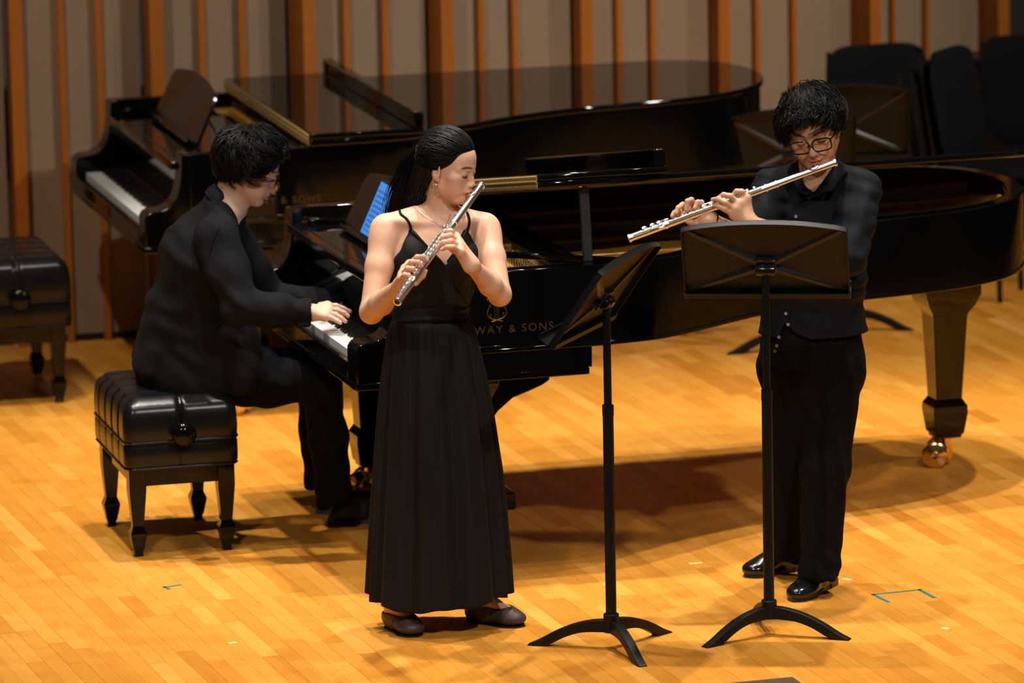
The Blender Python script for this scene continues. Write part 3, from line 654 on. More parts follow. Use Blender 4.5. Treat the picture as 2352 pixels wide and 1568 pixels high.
# ------------------------------------------------------------------ smooth solid modelling for people and clothes
def smin(a, b, k):
    h = np.clip(0.5+0.5*(b-a)/k, 0, 1); return b+(a-b)*h-k*h*(1-h)
class Fld:
    def __init__(s, lo, hi, h):
        s.lo = np.asarray(lo, float); s.h = h; s.n = np.ceil((np.asarray(hi, float)-s.lo)/h).astype(int)+1
        s.D = np.full(s.n, 0.05, np.float32); s.ax = [(s.lo[i]+h*np.arange(s.n[i])).astype(np.float32) for i in range(3)]
    def _win(s, lo, hi):
        a = np.clip(np.floor((np.asarray(lo)-s.lo)/s.h).astype(int), 0, s.n); b = np.clip(np.ceil((np.asarray(hi)-s.lo)/s.h).astype(int)+1, 0, s.n)
        if np.any(b <= a): return None
        w = tuple(slice(a[i], b[i]) for i in range(3))
        return w, s.ax[0][w[0]][:, None, None], s.ax[1][w[1]][None, :, None], s.ax[2][w[2]][None, None, :]
    def put(s, lo, hi, fn, k=0.01, op='+'):
        w = s._win(lo, hi)
        if w is None: return
        d = fn(w[1], w[2], w[3]).astype(np.float32); o = s.D[w[0]]
        if op == '+': s.D[w[0]] = smin(o, d, k)
        else: s.D[w[0]] = -smin(-o, d, k)
    def cone(s, a, b, ra, rb, k=0.01, op='+', pad=0.035):
        a = np.asarray(a, float); b = np.asarray(b, float); v = b-a; vv = float(v@v)+1e-12; m = max(ra, rb)+pad
        def fn(X, Y, Z):
            t = np.clip(((X-a[0])*v[0]+(Y-a[1])*v[1]+(Z-a[2])*v[2])/vv, 0, 1)
            return np.sqrt((X-a[0]-t*v[0])**2+(Y-a[1]-t*v[1])**2+(Z-a[2]-t*v[2])**2) - (ra+(rb-ra)*t)
        s.put(np.minimum(a, b)-m, np.maximum(a, b)+m, fn, k, op)
    def chain(s, P, R, k=0.01, op='+'):
        for i in range(len(P)-1): s.cone(P[i], P[i+1], R[i], R[i+1], k, op)
    def ell(s, c, r, M=None, k=0.01, op='+', pad=0.03):
        c = np.asarray(c, float); r = np.asarray(r, float); Q = np.eye(3) if M is None else np.asarray(M)[:3, :3]; m = r.max()+pad
        def fn(X, Y, Z):
            x, y, z = X-c[0], Y-c[1], Z-c[2]; q = [(x*Q[0, i]+y*Q[1, i]+z*Q[2, i]) for i in range(3)]
            k0 = np.sqrt((q[0]/r[0])**2+(q[1]/r[1])**2+(q[2]/r[2])**2); k1 = np.sqrt((q[0]/r[0]**2)**2+(q[1]/r[1]**2)**2+(q[2]/r[2]**2)**2)
            return k0*(k0-1)/np.maximum(k1, 1e-5)
        s.put(c-m, c+m, fn, k, op)
    def ecap(s, a, b, side, ra, rb, k=0.02, op='+', pad=0.04):    # elliptical limb: ra=(side, front)
        a = np.asarray(a, float); b = np.asarray(b, float); v = b-a; L = np.linalg.norm(v); d = v/L
        sd = np.asarray(side, float); sd = sd-d*(sd@d); sd /= np.linalg.norm(sd); f = np.cross(d, sd); m = max(*ra, *rb)+pad
        def fn(X, Y, Z):
            x, y, z = X-a[0], Y-a[1], Z-a[2]; h = x*d[0]+y*d[1]+z*d[2]; t = np.clip(h/L, 0, 1)
            u = x*sd[0]+y*sd[1]+z*sd[2]; w_ = x*f[0]+y*f[1]+z*f[2]; e = h-t*L
            r0 = ra[0]+(rb[0]-ra[0])*t; r1 = ra[1]+(rb[1]-ra[1])*t; mn = np.minimum(r0, r1)
            return (np.sqrt((u/r0)**2+(w_/r1)**2+(e/mn)**2)-1)*mn
        s.put(np.minimum(a, b)-m, np.maximum(a, b)+m, fn, k, op)
    def plane(s, p, n, k=0.004):          # keep the side where (x-p).n < 0
        p = np.asarray(p, float); n = np.asarray(n, float)/np.linalg.norm(n)
        d = ((s.ax[0][:, None, None]-p[0])*n[0]+(s.ax[1][None, :, None]-p[1])*n[1]+(s.ax[2][None, None, :]-p[2])*n[2]).astype(np.float32)
        s.D = -smin(-s.D, -d, k)
    def mesh(s):
        D = s.D; I = D < 0; n = np.array(D.shape)
        c = I[:-1, :-1, :-1].astype(np.uint8)
        for dx in (0, 1):
            for dy in (0, 1):
                for dz in (0, 1):
                    if dx or dy or dz: c = c + I[dx:n[0]-1+dx, dy:n[1]-1+dy, dz:n[2]-1+dz]
        act = (c > 0) & (c < 8); ids = np.full(act.shape, -1, np.int32); cell = np.argwhere(act); ids[act] = np.arange(len(cell), dtype=np.int32)
        acc = np.zeros((len(cell), 3)); cnt = np.zeros(len(cell))
        x, y, z = cell.T
        cor = [(i, j, k) for i in (0, 1) for j in (0, 1) for k in (0, 1)]; val = {q: D[x+q[0], y+q[1], z+q[2]].astype(float) for q in cor}
        for q in cor:
            for ax in range(3):
                if q[ax] == 0:
                    p = list(q); p[ax] = 1; p = tuple(p); a, b = val[q], val[p]; m = (a < 0) != (b < 0); t = np.where(m, a/np.where(m, a-b, 1), 0)
                    e = np.tile(np.array(q, float), (len(cell), 1)); e[:, ax] += t; acc[m] += e[m]; cnt[m] += 1
        V = (cell + acc/np.maximum(cnt, 1)[:, None])*s.h + s.lo
        Fs = []
        for ax in range(3):
            A = [slice(1, n[i]-1) for i in range(3)]; A[ax] = slice(0, n[ax]-1); B = list(A); B[ax] = slice(1, n[ax])
            i0, i1 = I[tuple(A)], I[tuple(B)]; E = np.argwhere(i0 != i1); off = np.array([1, 1, 1]); off[ax] = 0; E = E+off
            sg = I[E[:, 0], E[:, 1], E[:, 2]]
            u, w_ = [(1, 2), (2, 0), (0, 1)][ax]; du = np.eye(3, dtype=int)[u]; dw = np.eye(3, dtype=int)[w_]
            g = lambda q: ids[q[:, 0], q[:, 1], q[:, 2]]
            Q = np.stack([g(E-du-dw), g(E-dw), g(E), g(E-du)], 1); Q[~sg] = Q[~sg][:, ::-1]; Fs.append(Q)
        return V, np.concatenate(Fs)
def vnormals(V, Fq):
    N = np.zeros_like(V); a, b, c, d = (V[Fq[:, i]] for i in range(4)); f = np.cross(c-a, d-b)
    for i in range(4): np.add.at(N, Fq[:, i], f)
    return N/np.maximum(np.linalg.norm(N, axis=1), 1e-12)[:, None]
def relax(V, Fq, it=2, w=0.5):
    for _ in range(it):
        S = np.zeros_like(V); C = np.zeros(len(V))
        for i in range(4):
            for j in (i-1, (i+1) % 4): np.add.at(S, Fq[:, i], V[Fq[:, j]]); np.add.at(C, Fq[:, i], 1)
        V = V + w*(S/np.maximum(C, 1)[:, None]-V)
    return V
def folds(V, Fq, spec):       # spec: (amp, wave vector, phase[, centre, radius])
    N = vnormals(V, Fq); d = np.zeros(len(V))
    for q in spec:
        amp, kv, ph = q[:3]; kv = np.asarray(kv, float)
        wob = 1.3*np.sin(V[:, 0]*23+V[:, 2]*17+ph)+0.9*np.sin(V[:, 1]*31-V[:, 2]*11+2*ph)
        s_ = np.sin(V@kv+wob+ph); s_ = np.sign(s_)*np.abs(s_)**0.8; g = 1.0
        if len(q) > 3: g = np.exp(-np.sum((V-np.asarray(q[3]))**2, axis=1)/q[4]**2)
        d += amp*s_*g
    return V+N*d[:, None]
class Person:
    def __init__(s, loc, label): s.R = empty('person', (loc[0], loc[1], 0), 0, label, 'person'); s.o = np.array([loc[0], loc[1], 0.0])
    def add(s, name, V, Fq, m, parent=None, tint=None, sharp=None):
        me = np_mesh(name, np.asarray(V)-s.o, Fq, True, sharp)
        if tint is not None:
            a = me.color_attributes.new('tint', 'FLOAT_COLOR', 'POINT'); a.data.foreach_set('color', np.concatenate([tint, np.ones((len(tint), 1))], 1).astype(np.float32).ravel())
        return link_mesh(me, name, m, parent or s.R)
    def mb(s, mb, name, m, parent=None, sharp=40):
        return s.add(name, np.array(mb.v), mb.f, m, parent, None, sharp)
def head_M(c, f, up, sc=1.0):
    f = np.asarray(f, float); f /= np.linalg.norm(f); up = np.asarray(up, float); up = up-f*(up@f); up /= np.linalg.norm(up); x = np.cross(f, up)
    M = np.eye(4); M[:3, 0] = x*sc; M[:3, 1] = f*sc; M[:3, 2] = up*sc; M[:3, 3] = c; return M
def hp(M, p): return M[:3, :3]@np.asarray(p, float)+M[:3, 3]
def add_head(F, M, male=False, lips=0.0, ears=(1, -1)):
    sc = np.linalg.norm(M[:3, 0]); Q = M[:3, :3]/sc
    E = lambda c, r, k=0.012, op='+': F.ell(hp(M, c), np.array(r)*sc, Q, k*sc, op)
    Cn = lambda a, b, ra, rb, k=0.01, op='+': F.cone(hp(M, a), hp(M, b), ra*sc, rb*sc, k*sc, op)
    E((0, -0.012, 0.030), (0.073, 0.092, 0.082)); E((0, 0.030, 0.030), (0.060, 0.055, 0.055), 0.02)
    E((0, 0.026, -0.040), (0.055, 0.057, 0.064), 0.03)
    jw = 0.052 if male else 0.043
    for s in (1, -1):
        Cn((s*jw, -0.004, -0.055), (s*0.020, 0.058, -0.094), 0.017, 0.017, 0.025)
        E((s*0.040, 0.050, -0.022), (0.024, 0.024, 0.02), 0.022); E((s*0.034, 0.050, -0.055), (0.022, 0.024, 0.026), 0.02)
    E((0, 0.066, -0.096), (0.020, 0.017, 0.014), 0.018)
    for s in (1, -1): Cn((s*0.010, 0.079, 0.015), (s*0.046, 0.058, 0.013), 0.0095, 0.009, 0.012)
    for s in (1, -1): E((s*0.031, 0.095, -0.006), (0.018, 0.020, 0.012), 0.010, '-')
    for s in (1, -1): E((s*0.031, 0.0695, -0.004), (0.0165, 0.0135, 0.0125), 0.005)
    ns = 1.0 if male else 0.85
    Cn((0, 0.080, 0.004), (0, 0.100-(1-ns)*0.04, -0.034), 0.0072, 0.0105*ns, 0.010); E((0, 0.098-(1-ns)*0.04, -0.038), (0.0115*ns, 0.012, 0.009*ns), 0.006)
    for s in (1, -1): E((s*0.0115, 0.090, -0.041), (0.0075, 0.010, 0.0075), 0.006)
    E((0, 0.080, -0.060), (0.024, 0.014, 0.014), 0.012)
    E((0, 0.0895+lips, -0.0630), (0.018, 0.0075, 0.0048), 0.004); E((0, 0.0885+lips, -0.0735), (0.016, 0.008, 0.0058), 0.004)
    Cn((-0.017, 0.094+lips, -0.0680), (0.017, 0.094+lips, -0.0680), 0.0016, 0.0016, 0.003, '-')
    for s in (1, -1): E((s*0.0065, 0.100, -0.0475), (0.0035, 0.005, 0.003), 0.003, '-')
    for s in ears:
        Qe = Q@np.array(Matrix.Rotation(-s*rad(22), 3, 'Z')); 
        F.ell(hp(M, (s*0.0745, -0.008, -0.012)), np.array((0.006, 0.019, 0.030))*sc, Qe, 0.006*sc)
        F.ell(hp(M, (s*0.082, -0.004, -0.008)), np.array((0.006, 0.010, 0.017))*sc, Qe, 0.004*sc, '-')
        F.ell(hp(M, (s*0.0735, 0.002, -0.036)), np.array((0.005, 0.008, 0.009))*sc, Qe, 0.005*sc)
def sstep(x, a, b): t = np.clip((x-a)/(b-a), 0, 1); return t*t*(3-2*t)
def head_tint(V, M, base, lipcol=(0.42, 0.10, 0.09), brow=(0.02, 0.012, 0.008), blush=0.35, lips=0.0):
    L = (V-M[:3, 3])@np.linalg.inv(M[:3, :3]).T; x, y, z = L.T; ax = np.abs(x); C = np.tile(np.asarray(base, float), (len(V), 1)); inh = (np.abs(z) < 0.13) & (ax < 0.09) & (np.abs(y) < 0.13)
    def mix(w, col): 
        nonlocal C
        w = (w*inh)[:, None]; C = C*(1-w)+np.asarray(col)*w
    red = np.asarray(base)*np.array([1.0, 0.72, 0.66])
    mix(blush*np.exp(-(((ax-0.038)/0.02)**2+((y-0.065)/0.03)**2+((z+0.03)/0.02)**2)), red); mix(blush*np.exp(-((x/0.012)**2+((y-0.105)/0.02)**2+((z+0.038)/0.014)**2)), red)
    lp = ((x/0.0185)**2+((z+0.0682)/(0.0105))**2); mix((1-sstep(lp, 0.75, 1.15))*(y > 0.075), lipcol)
    bz = 0.0205-0.0028*((ax-0.030)/0.017)**2+0.0*x; mix(0.9*(1-sstep(np.abs(z-bz), 0.0022, 0.0046))*sstep(ax, 0.010, 0.015)*(1-sstep(ax, 0.046, 0.054))*(y > 0.03), brow)
    mix(0.55*np.exp(-(((ax-0.031)/0.016)**4+((z+0.006)/0.009)**2))*(y > 0.05), np.asarray(base)*np.array([0.62, 0.48, 0.44]))
    mix((1-sstep(np.sqrt((ax-0.0065)**2+(z+0.0485)**2), 0.0025, 0.0045))*(y > 0.08), (0.06, 0.02, 0.015))
    mix((1-sstep(np.abs(z+0.0681), 0.0006, 0.0018))*(ax < 0.016)*(y > 0.08), (0.10, 0.02, 0.02))
    return C
def lashes(P, M, m, parent):
    for s in (1, -1):
        mb = MB(); pts = []
        for t in np.linspace(-1, 1, 11): pts.append(hp(M, (s*(0.031+t*0.0150), 0.0822-0.0065*t*t-0.002*t, -0.0098-0.0022*(1-t*t))))
        sc = np.linalg.norm(M[:3, 0]); mb.tube(pts, [0.0005*sc]+[0.0016*sc]*9+[0.0011*sc], 6); P.mb(mb, 'eyelashes', m, parent)
def skin_mat(name, rough=0.45):
    m = bpy.data.materials.new(name); m.use_nodes = True; nt = m.node_tree; b = nt.nodes['Principled BSDF']; L = nt.links.new
    a = nt.nodes.new('ShaderNodeAttribute'); a.attribute_name = 'tint'; tc = nt.nodes.new('ShaderNodeTexCoord')
    n = nt.nodes.new('ShaderNodeTexNoise'); n.inputs['Scale'].default_value = 45; n.inputs['Detail'].default_value = 4; L(tc.outputs['Object'], n.inputs['Vector'])
    h = nt.nodes.new('ShaderNodeHueSaturation'); mr = nt.nodes.new('ShaderNodeMapRange'); mr.inputs['To Min'].default_value = 0.92; mr.inputs['To Max'].default_value = 1.06
    L(n.outputs['Fac'], mr.inputs['Value']); L(mr.outputs[0], h.inputs['Value']); L(a.outputs['Color'], h.inputs['Color']); L(h.outputs['Color'], b.inputs['Base Color'])
    b.inputs['Roughness'].default_value = rough; b.inputs['Specular IOR Level'].default_value = 0.35
    b.inputs['Subsurface Weight'].default_value = 0.12; b.inputs['Subsurface Radius'].default_value = (0.010, 0.004, 0.002); b.inputs['Subsurface Scale'].default_value = 1.0
    return m
SKIN = skin_mat('skin')
HAIR = mat('black_hair', (0.005, 0.0044, 0.0044), 0.45, spec=0.26)
LASH = mat('lash', (0.01, 0.006, 0.005), 0.6)
def strands(P, name, paths, r0, m, parent=None, sides=3, tip=0.25, taper_from=0.6):
    S = np.asarray(paths, np.float32); ns, n, _ = S.shape
    T = np.gradient(S, axis=1); T /= np.maximum(np.linalg.norm(T, axis=2, keepdims=True), 1e-9)
    ref = np.array([0.31, 0.52, 0.79]); u = np.cross(T, ref); u /= np.maximum(np.linalg.norm(u, axis=2, keepdims=True), 1e-9); w_ = np.cross(T, u)
    t = np.linspace(0, 1, n); prof = np.where(t < taper_from, 1.0, 1-(1-tip)*(t-taper_from)/(1-taper_from)); prof[0] = 0.6
    rr = (np.asarray(r0).reshape(-1, 1)*prof[None, :]) if np.ndim(r0) else r0*np.tile(prof, (ns, 1))
    V = np.stack([S+rr[..., None]*(math.cos(2*math.pi*k/sides)*u+math.sin(2*math.pi*k/sides)*w_) for k in range(sides)], 2)   # ns,n,sides,3
    idx = np.arange(ns*n*sides).reshape(ns, n, sides); Fs = []
    for k in range(sides):
        l = (k+1) % sides; Fs.append(np.stack([idx[:, :-1, k], idx[:, :-1, l], idx[:, 1:, l], idx[:, 1:, k]], -1).reshape(-1, 4))
    return tag(P.add(name, V.reshape(-1, 3), np.concatenate(Fs), m, parent), kind='stuff')
SKC = np.array([0, -0.012, 0.030]); SKR = np.array([0.073, 0.092, 0.082])
def skull(d, lift): d = d/np.linalg.norm(d, axis=-1, keepdims=True); return SKC + d*(SKR+np.asarray(lift)[..., None])
def slerp(a, b, t):
    a = a/np.linalg.norm(a, axis=-1, keepdims=True); b = b/np.linalg.norm(b, axis=-1, keepdims=True)
    om = np.arccos(np.clip(np.sum(a*b, -1, keepdims=True), -1, 1)); so = np.maximum(np.sin(om), 1e-4)
    return (np.sin((1-t)*om)*a+np.sin(t*om)*b)/so
def glasses(P, M, m, r, w=0.026, h=0.018, y=0.100, drop=-0.010, parent=None, lens_m=None):
    sc = np.linalg.norm(M[:3, 0]); G = empty('glasses'); G.parent = P.R; fr = MB()
    for s in (1, -1):
        loop = []
        for k in range(28):
            a = 2*math.pi*k/28; c, sn = math.cos(a), math.sin(a); e = 0.55
            loop.append(hp(M, (s*0.033+w*np.sign(c)*abs(c)**e, y-0.006*abs(0.033*s+w*np.sign(c)*abs(c)**e)/0.06, drop+h*np.sign(sn)*abs(sn)**e*(1.0 if sn > 0 else 1.0))))
        fr.tube(loop, r*sc, 8, closed=True)
        lens = MB(); ctr = np.mean(loop, 0); lens.add([ctr]+loop, [(0, i+1, (i+1) % 28+1) for i in range(28)]); P.mb(lens, 'lens', lens_m, G, 60)
        fr.tube([hp(M, p) for p in catmull([(s*0.059, y-0.006, drop+h*0.6), (s*0.070, y-0.03, drop+h*0.55), (s*0.077, y-0.09, drop+0.012), (s*0.078, y-0.118, drop-0.012)], 5)], r*sc, 6)
    fr.tube([hp(M, p) for p in catmull([(-0.008, y+0.001, drop+0.004), (0, y+0.004, drop+0.008), (0.008, y+0.001, drop+0.004)], 4)], r*sc*1.1, 8)
    P.mb(fr, 'frame', m, G); return G
def lens_mat():
    m = bpy.data.materials.new('lens_glass'); m.use_nodes = True; nt = m.node_tree; nt.nodes.remove(nt.nodes['Principled BSDF'])
    t = nt.nodes.new('ShaderNodeBsdfTransparent'); g = nt.nodes.new('ShaderNodeBsdfGlossy'); g.inputs['Roughness'].default_value = 0.03; mx = nt.nodes.new('ShaderNodeMixShader'); mx.inputs[0].default_value = 0.06
    nt.links.new(t.outputs[0], mx.inputs[1]); nt.links.new(g.outputs[0], mx.inputs[2]); nt.links.new(mx.outputs[0], nt.nodes['Material Output'].inputs['Surface']); return m
LENS = lens_mat()
FRAME = mat('black_acetate', (0.006, 0.005, 0.005), 0.2)
def fingers(F, fs, r=(0.0085, 0.0078, 0.0062), k=0.004):
    for P in fs:
        R = np.interp(np.linspace(0, 1, len(P)), [0, 0.5, 1], r); F.chain(P, R, k)
# flute: a thing of its own, local x from crown (0) to foot (L)
def make_flute(a, b, up, label, L=0.675):
    a = np.asarray(a, float); b = np.asarray(b, float); d = (b-a)/np.linalg.norm(b-a); L = np.linalg.norm(b-a)
    up = np.asarray(up, float); up = up-d*(up@d); up /= np.linalg.norm(up); s = np.cross(up, d)
    R = empty('flute', a, 0, label, 'flute', 'silver flutes being played'); R.rotation_euler = Matrix(np.array([d, s, up]).T.tolist()).to_euler()
    u = L/0.675
    RS = 1.2
    def part(mb, n):
        mb.v = [p*np.array([1, RS, RS]) for p in mb.v]; return mb.build(n, SILVER, R, True, 40)
    m = MB(); m.lathe([(0, -0.001), (0.0085, 0), (0.0105, 0.003), (0.0105, 0.010), (0.0088, 0.011), (0.0088, 0.19*u), (0.0105, 0.191*u), (0.0105, 0.198*u), (0.0095, 0.199*u), (0.0097, 0.225*u), (0.0112, 0.226*u), (0.0112, 0.232*u), (0.0096, 0.233*u)], (0, 0, 0), (1, 0, 0), 20); part(m, 'head_joint')
    m = MB(); m.ball((0.072*u, 0, 0.0085), (0.017, 0.0095, 0.0035), 18, 8); part(m, 'lip_plate')
    m = MB(); m.ball((0.072*u, 0.0, 0.0112), (0.0058, 0.0048, 0.0012), 12, 6); m.v = [p*np.array([1, RS, RS]) for p in m.v]; m.build('blow_hole', SATIN, R)
    m = MB(); m.lathe([(0.0096, 0.232*u), (0.0096, 0.548*u), (0.0112, 0.549*u), (0.0112, 0.556*u), (0.0096, 0.557*u)], (0, 0, 0), (1, 0, 0), 20); part(m, 'body_tube')
    m = MB(); m.lathe([(0.0096, 0.556*u), (0.0096, 0.665*u), (0.0112, 0.668*u), (0.0112, 0.674*u), (0.0098, 0.675*u), (0.0075, 0.675*u), (0.0075, 0.64*u), (0, 0.64*u)], (0, 0, 0), (1, 0, 0), 20); part(m, 'foot_joint')
    for x0, x1, yy in ((0.245, 0.54, 0.0095), (0.31, 0.50, -0.010), (0.565, 0.655, 0.010)):
        m = MB(); m.tube([(x0*u, yy, 0.0115), (x1*u, yy, 0.0115)], 0.0018, 8); part(m, 'key_rod')
        for q in np.arange(x0, x1+0.001, 0.037): m = MB(); m.tube([(q*u, yy*0.8, 0.008), (q*u, yy, 0.0125)], 0.0016, 6); m.ball((q*u, yy, 0.0125), 0.0026, 8, 6); part(m, 'post')
    for x, rr in ((0.262, 0.0055), (0.285, 0.006), (0.318, 0.0085), (0.338, 0.0085), (0.358, 0.0085), (0.378, 0.0085), (0.402, 0.0085), (0.425, 0.0085), (0.452, 0.0085), (0.474, 0.0085), (0.496, 0.0085), (0.52, 0.0085), (0.57, 0.0092), (0.592, 0.0092), (0.618, 0.0092)):
        m = MB(); m.lathe([(rr*0.5, 0.0085), (rr*0.5, 0.0108), (rr, 0.0112), (rr, 0.0135), (rr*0.85, 0.0145), (rr*0.4, 0.0138), (0, 0.0138)], (x*u, 0, 0), (0, 0, 1), 16); m.tube([(x*u, 0.004, 0.0138), (x*u, 0.0098, 0.0125)], 0.0014, 6); part(m, 'key_cup')
    for x, dy in ((0.55, -0.012), (0.57, 0.016), (0.30, -0.012)): m = MB(); m.ball((x*u, dy, 0.008), (0.012, 0.0035, 0.0022), 12, 6); m.tube([(x*u, dy*0.8, 0.009), ((x+0.03)*u, dy*0.8, 0.011)], 0.0014, 6); part(m, 'lever')
    return R

# ------------------------------------------------------------------ shared: hits on a solid, shoes
def hit(F, px, py, Y0, Y1, lift=0.0):
    Ys = np.arange(Y0, Y1, F.h*0.5); d = ray(px, py); P = CPOS + d[None, :]*(Ys/d[1])[:, None]
    I = np.round((P-F.lo)/F.h).astype(int); ok = np.all((I >= 0) & (I < F.n), axis=1); v = np.full(len(Ys), 1.0); v[ok] = F.D[I[ok, 0], I[ok, 1], I[ok, 2]]
    k = np.argmax(v < 0)
    if not (v < 0).any(): k = len(Ys)//2
    p = P[k]; return p - d/np.linalg.norm(d)*lift
def poly_sd(X, Z, pts):
    P = np.asarray(pts); d = np.full(np.broadcast(X, Z).shape, 1e9); s = np.ones(d.shape); n = len(P)
    for i in range(n):
        a, b = P[i], P[i-1]; e = b-a; wx, wz = X-a[0], Z-a[1]; t = np.clip((wx*e[0]+wz*e[1])/(e@e), 0, 1)
        d = np.minimum(d, (wx-e[0]*t)**2+(wz-e[1]*t)**2)
        c1 = Z >= a[1]; c2 = Z < b[1]; c3 = e[0]*wz > e[1]*wx; s = np.where((c1 & c2 & c3) | (~c1 & ~c2 & ~c3), -s, s)
    return s*np.sqrt(d)
def shoe(P, heel, toe, kind, mats, skin_tint=None, width=1.0):
    heel = np.array([heel[0], heel[1], 0]); toe = np.array([toe[0], toe[1], 0]); d = toe-heel; L = np.linalg.norm(d); d /= L; sd = np.array([-d[1], d[0], 0])
    W = lambda x, y, z: heel+d*(x*L)+sd*(y*width)+np.array([0, 0, z])
    lo = np.minimum(heel, toe)-0.09; hi = np.maximum(heel, toe)+0.09; lo[2] = -0.01; hi[2] = 0.16
    M = np.array([d, sd, [0, 0, 1.0]]).T
    def body(F, g):
        F.cone(W(0.12, 0, 0.036), W(0.42, 0, 0.036), 0.027+g, 0.030+g, 0.02); F.cone(W(0.42, 0.002, 0.034), W(0.72, 0.004, 0.027), 0.031+g, 0.030+g, 0.02)
        F.ell(W(0.74, 0.003, 0.024), np.array((0.26*L, 0.040, 0.022))+g, M, 0.015); F.ell(W(0.25, 0, 0.025), np.array((0.24*L, 0.029, 0.03))+g, M, 0.012)
        F.chain([W(0.22, 0, 0.05), W(0.22, 0, 0.15)], [0.032+g, 0.036+g], 0.02); F.cone(W(0.25, 0, 0.085), W(0.62, 0.002, 0.04), 0.026+g, 0.022+g, 0.02)
    col = mats[0]
    F = Fld(lo, hi, 0.003); body(F, 0.0035 if kind == 'flat' else 0.005)
    F.plane((0, 0, 0.004), (0, 0, -1), 0.002)
    if kind == 'flat':
        F.plane(W(0.0, 0, 0.052), np.array([0, 0, 1.0])+d*(-0.10), 0.003); F.ell(W(0.43, 0, 0.066), (0.33*L, 0.031, 0.046), M, 0.004, '-')
    elif kind == 'loafer':
        F.plane(W(0.0, 0, 0.074), np.array([0, 0, 1.0]), 0.003); F.cone(W(0.22, 0, 0.06), W(0.26, 0, 0.16), 0.030, 0.036, 0.003, '-'); F.ell(W(0.78, 0.002, 0.022), np.array((0.24*L, 0.044, 0.026)), M, 0.01)
    else:
        F.plane(W(0.0, 0, 0.085), np.array([0, 0, 1.0])+d*0.1, 0.003)
        F.ell(W(0.78, 0.002, 0.024), np.array((0.24*L, 0.045, 0.030)), M, 0.01)
    V, Q = F.mesh(); V = relax(V, Q, 2); S = P.add('shoe', V, Q, col)
    out = []
    for k in range(36):
        a = 2*math.pi*k/36; x = 0.5+0.52*math.cos(a); w0 = np.interp(x, [0, 0.15, 0.4, 0.72, 0.95, 1.02], [0.02, 0.031, 0.032, 0.043, 0.03, 0.01]); y = w0*np.sign(math.sin(a))*min(1, abs(math.sin(a))*1.6); q = W(x, y, 0); out.append((q[0], q[1]))
    th = {'flat': 0.005, 'loafer': 0.012, 'sneaker': 0.022}[kind]
    P.mb(MB().prism(out, 0.0, th), 'sole', mats[1], S)
    if kind == 'loafer':
        P.mb(MB().prism([tuple(W(x, y, 0)[:2]) for x, y in ((0.0, -0.03), (0.22, -0.034), (0.25, 0), (0.22, 0.034), (0.0, 0.03), (-0.03, 0))], 0.0, 0.022), 'heel', mats[1], S)
        sn = []
        for t in np.linspace(-1, 1, 15): sn.append(W(0.56+0.30*(1-t*t)**0.5, 0.030*t, 0.050-0.010*(1-t*t)**0.5))
        P.mb(MB().tube(sn, 0.002, 6), 'apron_seam', mats[0], S)
        st = [W(0.54+0.02*t*t, 0.038*t, 0.066-0.034*t*t) for t in np.linspace(-1, 1, 11)]
        m = MB()
        G = [[p+d*e for e in (-0.014, 0.0, 0.014)] for p in st]; G = [[p+np.array([0, 0, 0.003 if j == 1 else 0.0015]) for j, p in enumerate(r)] for r in G]; m.grid(G); P.mb(m, 'saddle_strap', mats[0], S)
    if kind == 'flat':
        for x0 in (0.46, 0.57):
            st = [W(x0+0.10*t*0.5, 0.036*t, 0.069-0.030*t*t-0.02*(x0-0.36)) for t in np.linspace(-1, 1, 11)]
            P.mb(MB().tube(st, 0.0042, 8), 'strap', mats[2], S)
        b = W(0.36, -0.034, 0.048)
        P.mb(MB().tube([b+np.array([0, 0, 0.007*math.sin(a)])+d*0.007*math.cos(a) for a in np.linspace(0, 2*math.pi, 13)[:-1]], 0.0015, 6, closed=True), 'buckle', CHROME, S)
        rim = [W(0.36+0.285*math.cos(a), 0.0285*math.sin(a), 0.046+0.0*math.cos(a)+0.012*(1-abs(math.cos(a)))-0.008*max(0, math.cos(a))) for a in np.linspace(0, 2*math.pi, 37)[:-1]]
    if kind == 'sneaker':
        for x0 in (0.5, 0.58, 0.66): P.mb(MB().tube([W(x0, 0.028*t, 0.076-0.10*(x0-0.5)-0.014*t*t) for t in np.linspace(-1, 1, 7)], 0.003, 6), 'lace', mats[2], S)
    if skin_tint is not None:
        F2 = Fld(lo, hi, 0.0032); body(F2, -0.0005); F2.plane((0, 0, 0.006), (0, 0, -1), 0.002); V, Q = F2.mesh(); return relax(V, Q, 1), Q
    return None
def merge(parts):
    V = []; Q = []; b = 0
    for v, q in parts: V.append(v); Q.append(q+b); b += len(v)
    return np.concatenate(V), np.concatenate(Q)

# ------------------------------------------------------------------ the woman with the flute
W_ = Person(fl(1030, 1440), 'young woman in a long black sleeveless dress playing a silver flute')
WB = (0.74, 0.425, 0.285)
WM = head_M(at(1031, 381, 17.13), (0.885, -0.43, -0.22), (0.12, -0.04, 1.0), 0.93)
wF0, wF1 = at(1107, 423, 17.135), at(912, 694, 16.575)
def wfl(t, off=(0, 0, 0)): return wF0+(wF1-wF0)*t+np.array(off)
A = at
B = Fld((-0.48, 16.52, 0.86), (0.03, 17.34, 1.60), 0.0027)
shl = A(1117, 522, 17.17)-A(886, 524, 17.12)
def wtorso(F, g=0.0):
    F.ecap(A(990, 740, 17.16), A(998, 640, 17.15), shl, (0.104+g, 0.078+g), (0.116+g, 0.084+g), 0.03)
    F.ecap(A(998, 640, 17.15), A(1002, 560, 17.15), shl, (0.116+g, 0.084+g), (0.128+g, 0.078+g), 0.03)
    F.ecap(A(1002, 565, 17.15), A(1006, 520, 17.16), shl, (0.128+g, 0.076+g), (0.10+g, 0.055+g), 0.03)
    for x in (952, 1052): F.ell(A(x, 597, 17.085), np.array((0.058, 0.046, 0.056))+g, None, 0.03)
wtorso(B)
